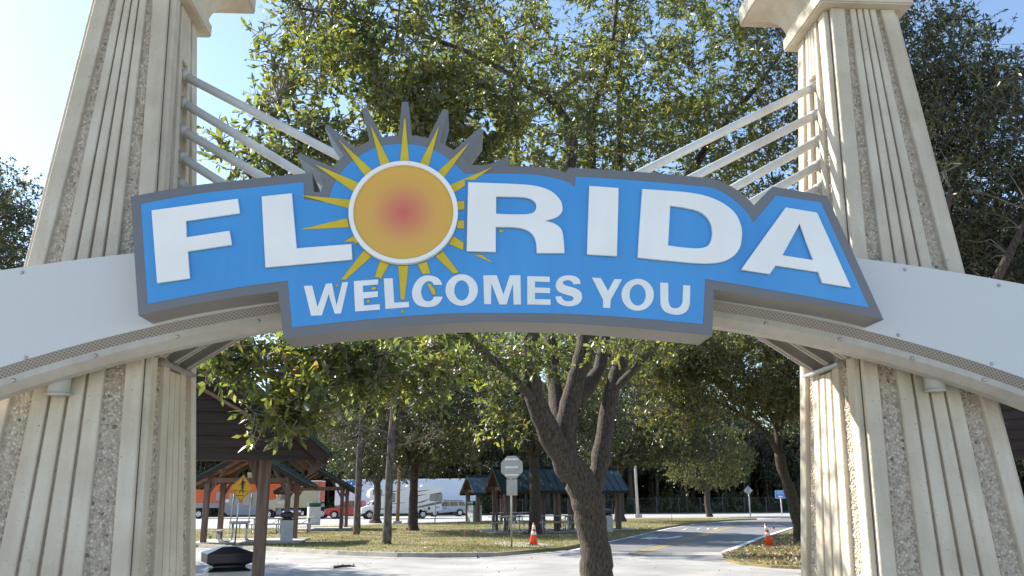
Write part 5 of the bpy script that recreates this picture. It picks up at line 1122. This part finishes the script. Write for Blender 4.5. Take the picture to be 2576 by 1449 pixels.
# tree behind the right pylon and its neighbours
rng = np.random.default_rng(43); b = Vector((at(2250, 1200, 14).x, 14.0, 0))
L_, f = simple_limbs(b, 9.0, 0.26, 4.0, rng, 8, 0.33)
cl = np.concatenate([ell_pts(at(2420, 420, 14), (1.9, 2.4, 2.3), 620, rng), ell_pts(at(2330, 200, 14), (1.4, 1.6, 1.5), 200, rng), ell_pts(at(2560, 620, 14), (1.8, 2.0, 1.5), 380, rng), ell_pts(at(2480, 250, 13.5), (0.5, 0.8, 0.5), 18, rng), ell_pts(at(2150, 150, 15), (2.2, 1.8, 2.2), 240, rng)])
tree('oak_tree', b, L_, cl, 'dark leafy oak behind the right pylon against blue sky', rng, leaf='leaf_dark', size=0.32, ntw=6, nlf=9, Ltw=0.36, leafL=0.098, asp=0.36, group='trees around the gateway')
oak((16.5, 27, 0), 0, 11.5, 5.0, 0.3, 'tall oak filling the gap right of the right pylon', 44, 800, leafL=0.14, low=0.2, group='trees around the gateway', size=0.45)
oak((-17.2, 27.5, 0), 0, 13.0, 4.2, 0.3, 'oak at the left edge beyond the left pylon', 45, 950, leaf='leaf_dark', leafL=0.13, low=0.22, group='trees around the gateway', size=0.45)
# pines
def pine(px, h, r, label, seed, zlow, lean=0.0):
    rng = np.random.default_rng(seed); b = gp(px[0], px[1], GZ)
    limbs = [([b+Vector((0, 0, -0.05)), b+Vector((0, 0, 0.25)), b+Vector((lean*0.2, 0, h*0.25)), b+Vector((lean*0.6+0.05, 0, h*0.55)), b+Vector((lean, 0, h))], [r*1.35, r*1.05, r*0.92, r*0.7, r*0.12])]
    cl = []
    for k in range(42):
        z = zlow+(h-zlow)*(k/41)**0.9; a = rng.uniform(0, 6.28); Lb = (1-(z-zlow)/(h-zlow+1))*2.6+0.5; Lb *= rng.uniform(0.6, 1.1)
        s_ = b+Vector((lean*z/h, 0, z)); e = s_+Vector((math.cos(a)*Lb, math.sin(a)*Lb, Lb*0.35))
        limbs.append(([s_, s_.lerp(e, 0.5)+Vector((0, 0, -0.1)), e], [r*0.22, r*0.16, 0.012]))
        for t in (0.45, 0.7, 0.9, 1.0): cl.append(np.array(s_.lerp(e, t))+rng.normal(size=3)*0.15)
    return tree('pine_tree', b, limbs, np.array(cl), label, rng, bark='bark_pine', leaf='needle', size=0.25, ntw=7, nlf=26, Ltw=0.3, leafL=0.2, asp=0.05, group='pines on the grass island')
pine((897, 1345), 12.5, 0.165, 'left one of the two pines, standing farther back', 51, 3.6)
pine((973, 1369), 12.0, 0.155, 'right one of the two pines, nearer the kerb', 52, 3.2, 0.15)

# far woods: individual trees from four prototypes, trunks visible below the crowns
protos = []
for k in range(5):
    rng = np.random.default_rng(60+k); h = (15, 18, 13, 17, 15)[k]; r = (0.17, 0.22, 0.14, 0.19, 0.3)[k]
    b = (0, 0, 0); L_ = [([(0, 0, -0.1), (rng.normal()*0.15, 0, h*0.3), (rng.normal()*0.3, rng.normal()*0.3, h*0.65), (rng.normal()*0.4, 0, h)], [r*1.2, r, r*0.7, r*0.15])]
    for j in range(8):
        z = h*rng.uniform(0.32, 0.8); a = rng.uniform(0, 6.28); Lb = rng.uniform(1.0, 2.6); L_.append(([(0, 0, z), (math.cos(a)*Lb, math.sin(a)*Lb, z+Lb*0.5)], [r*0.3, 0.02]))
    cl = np.concatenate([ell_pts((0, 0, h*0.72), (2.6, 2.6, h*0.30), 120, rng, 0.3), ell_pts((rng.normal(), rng.normal(), h*0.4), (2.2, 2.2, 1.6), 26, rng)])
    protos.append(tree('woodland_tree', b, L_, cl, 'woodland tree behind the lot', rng, leaf='leaf_dark' if k % 2 == 0 else 'leaf_oak', size=0.6, ntw=5, nlf=8, Ltw=0.7, leafL=0.34, asp=0.5, group='trees of the wood behind the fence', rmin=0.02))
r2 = random.Random(5); used = 0
for row, (Yr, step) in enumerate(((116.5, 3.2), (119.5, 3.0), (124, 3.2), (130, 4.0))):
    x = -62.0+row
    while x < 74:
        Y = Yr+r2.uniform(-1.5, 1.5)
        if x < 2: Y += 6
        k = r2.randrange(5); lab = 'slender tree in the wood behind the fence' if x > 2 else 'tree of the distant row behind the trailers'
        if used < 5 and k == used:
            o = protos[k]; o.location = (x, Y, 0); o.rotation_euler = (0, 0, r2.uniform(0, 6.28)); o['label'] = lab; used += 1
        else: o = dup(protos[k], (x, Y, 0), r2.uniform(0, 6.28), lab)
        o['group'] = 'trees of the distant row behind the trailers' if x <= 2 else 'trees of the wood behind the fence'
        s_ = r2.uniform(0.8, 1.12)*(0.85 if x < -20 else (1.05 if x < 2 else 1.0)); o.scale = (s_, s_, s_)
        if used < 5 and k != used: pass
        x += step*r2.uniform(0.6, 1.4)
for k in range(used, 5): protos[k].location = (60+2*k, 120, 0)
# undergrowth and fence along the far lot
rng = np.random.default_rng(71); n = 44000
P = np.stack([rng.uniform(-62, 75, n), 115.5+np.abs(rng.normal(size=n))*3.0, np.abs(rng.normal(size=n))*1.7], 1)
P[:, 1] += np.where(P[:, 0] < 2, 6, 0); P[:, 2] *= 0.6+0.4*np.sin(P[:, 0]*0.7)+0.2*np.sin(P[:, 0]*1.9)
V, F = leaf_geo(P, unit(rng.normal(size=(n, 3))+np.array([0, 0, 0.5])), rng.uniform(0.2, 0.6, n), 0.42, rng)
fast('undergrowth', V.reshape(-1, 3), F, 'leaf_yellow', None, 'stuff')
n = 80000
P = np.stack([rng.uniform(-75, 100, n), 138+rng.normal(size=n)*2.5, rng.uniform(0, 1, n)**1.35*14.5], 1); P[:, 2] *= 0.85+0.12*np.sin(P[:, 0]*0.35)+0.08*np.sin(P[:, 0]*1.3)
P[:, 2] *= np.where(P[:, 0] < 2, 0.62, 1.0)
V, F = leaf_geo(P, unit(rng.normal(size=(n, 3))+np.array([0, 0, 0.2])), rng.uniform(0.6, 1.5, n), 0.6, rng)
fast('far_woods', V.reshape(-1, 3), F, 'leaf_dark', None, 'stuff')
fz = root('chain_link_fence', (30, 113, 0), 'low chain link fence in front of the woods', 'fence')
for k in range(24):
    mb = MB(); mb.cyl((-28+3.0*k, 0, 0), (-28+3.0*k, 0, 1.95), 0.035, 6); build('fence_post', mb, 'fence_grey', fz)
mb = MB(); mb.cyl((-28, 0, 1.9), (41, 0, 1.9), 0.012, 5); build('top_rail', mb, 'fence_grey', fz)
mb = MB()
for k in range(230):
    x = -28+0.3*k
    mb.bar((x, 0, 0.05), (x+1.7, 0, 1.88), 0.006, 0.006); mb.bar((x+1.7, 0.01, 0.05), (x, 0.01, 1.88), 0.006, 0.006)
o = build('wire_mesh', mb, 'fence_grey', fz, fix=False); o['kind'] = 'stuff'

# ------------------------------------------------------------------ grass blades and fallen leaves
from mathutils.geometry import intersect_point_tri_2d
def inside(poly, P):
    x, y = P[:, 0], P[:, 1]; c = np.zeros(len(P), bool); n = len(poly)
    for i in range(n):
        (x0, y0), (x1, y1) = poly[i][:2], poly[(i+1) % n][:2]
        m = ((y0 > y) != (y1 > y)); xs = (x1-x0)*(y-y0)/((y1-y0) or 1e-9)+x0; c ^= m & (x < xs)
    return c
def ground_cover(name, poly, z, n, L, asp, material, up, xr, yr, seed, pw_=1.0):
    rng = np.random.default_rng(seed); P = np.stack([rng.uniform(*xr, n), yr[0]+(yr[1]-yr[0])*rng.uniform(0, 1, n)**pw_, np.full(n, z)], 1)
    P = P[inside(poly, P)]
    if name == 'grass':
        f = np.sin(P[:, 0]*0.9+1.3*np.sin(P[:, 1]*0.5))+np.sin(P[:, 1]*1.1+P[:, 0]*0.4)+0.7*np.sin(P[:, 0]*2.3-P[:, 1]*1.7)
        P = P[rng.uniform(-2.2, 2.0, len(P)) < f]
    m = len(P)
    d = unit(rng.normal(size=(m, 3))*np.array([1, 1, 0.3])+np.array([0, 0, up]))
    V, F = leaf_geo(P, d, L*rng.uniform(0.5, 1.4, m), asp, rng)
    fast(name, V.reshape(-1, 3), F, material, None, 'stuff')
ground_cover('grass', isl, GZ, 330000, 0.08, 0.14, 'grass_blade', 1.6, (-16, 30), (25.5, 70), 81, 1.5)
ground_cover('fallen_leaves', isl, GZ+0.02, 13000, 0.075, 0.5, 'dead_leaf', 0.25, (-16, 28), (25.5, 62), 82, 1.3)
ground_cover('grass', verge, 0.06, 60000, 0.085, 0.14, 'grass_blade', 1.6, (6, 26), (19, 40), 83)
ground_cover('fallen_leaves', verge, 0.08, 26000, 0.09, 0.55, 'dead_leaf', 0.25, (6, 22), (19, 38), 84)
rl_poly = [(-14, 17), (9, 17), (9, 27), (-14, 32)]
ground_cover('road_litter', rl_poly, 0.01, 260, 0.05, 0.5, 'dead_leaf', 0.15, (-14, 9), (17, 32), 85)
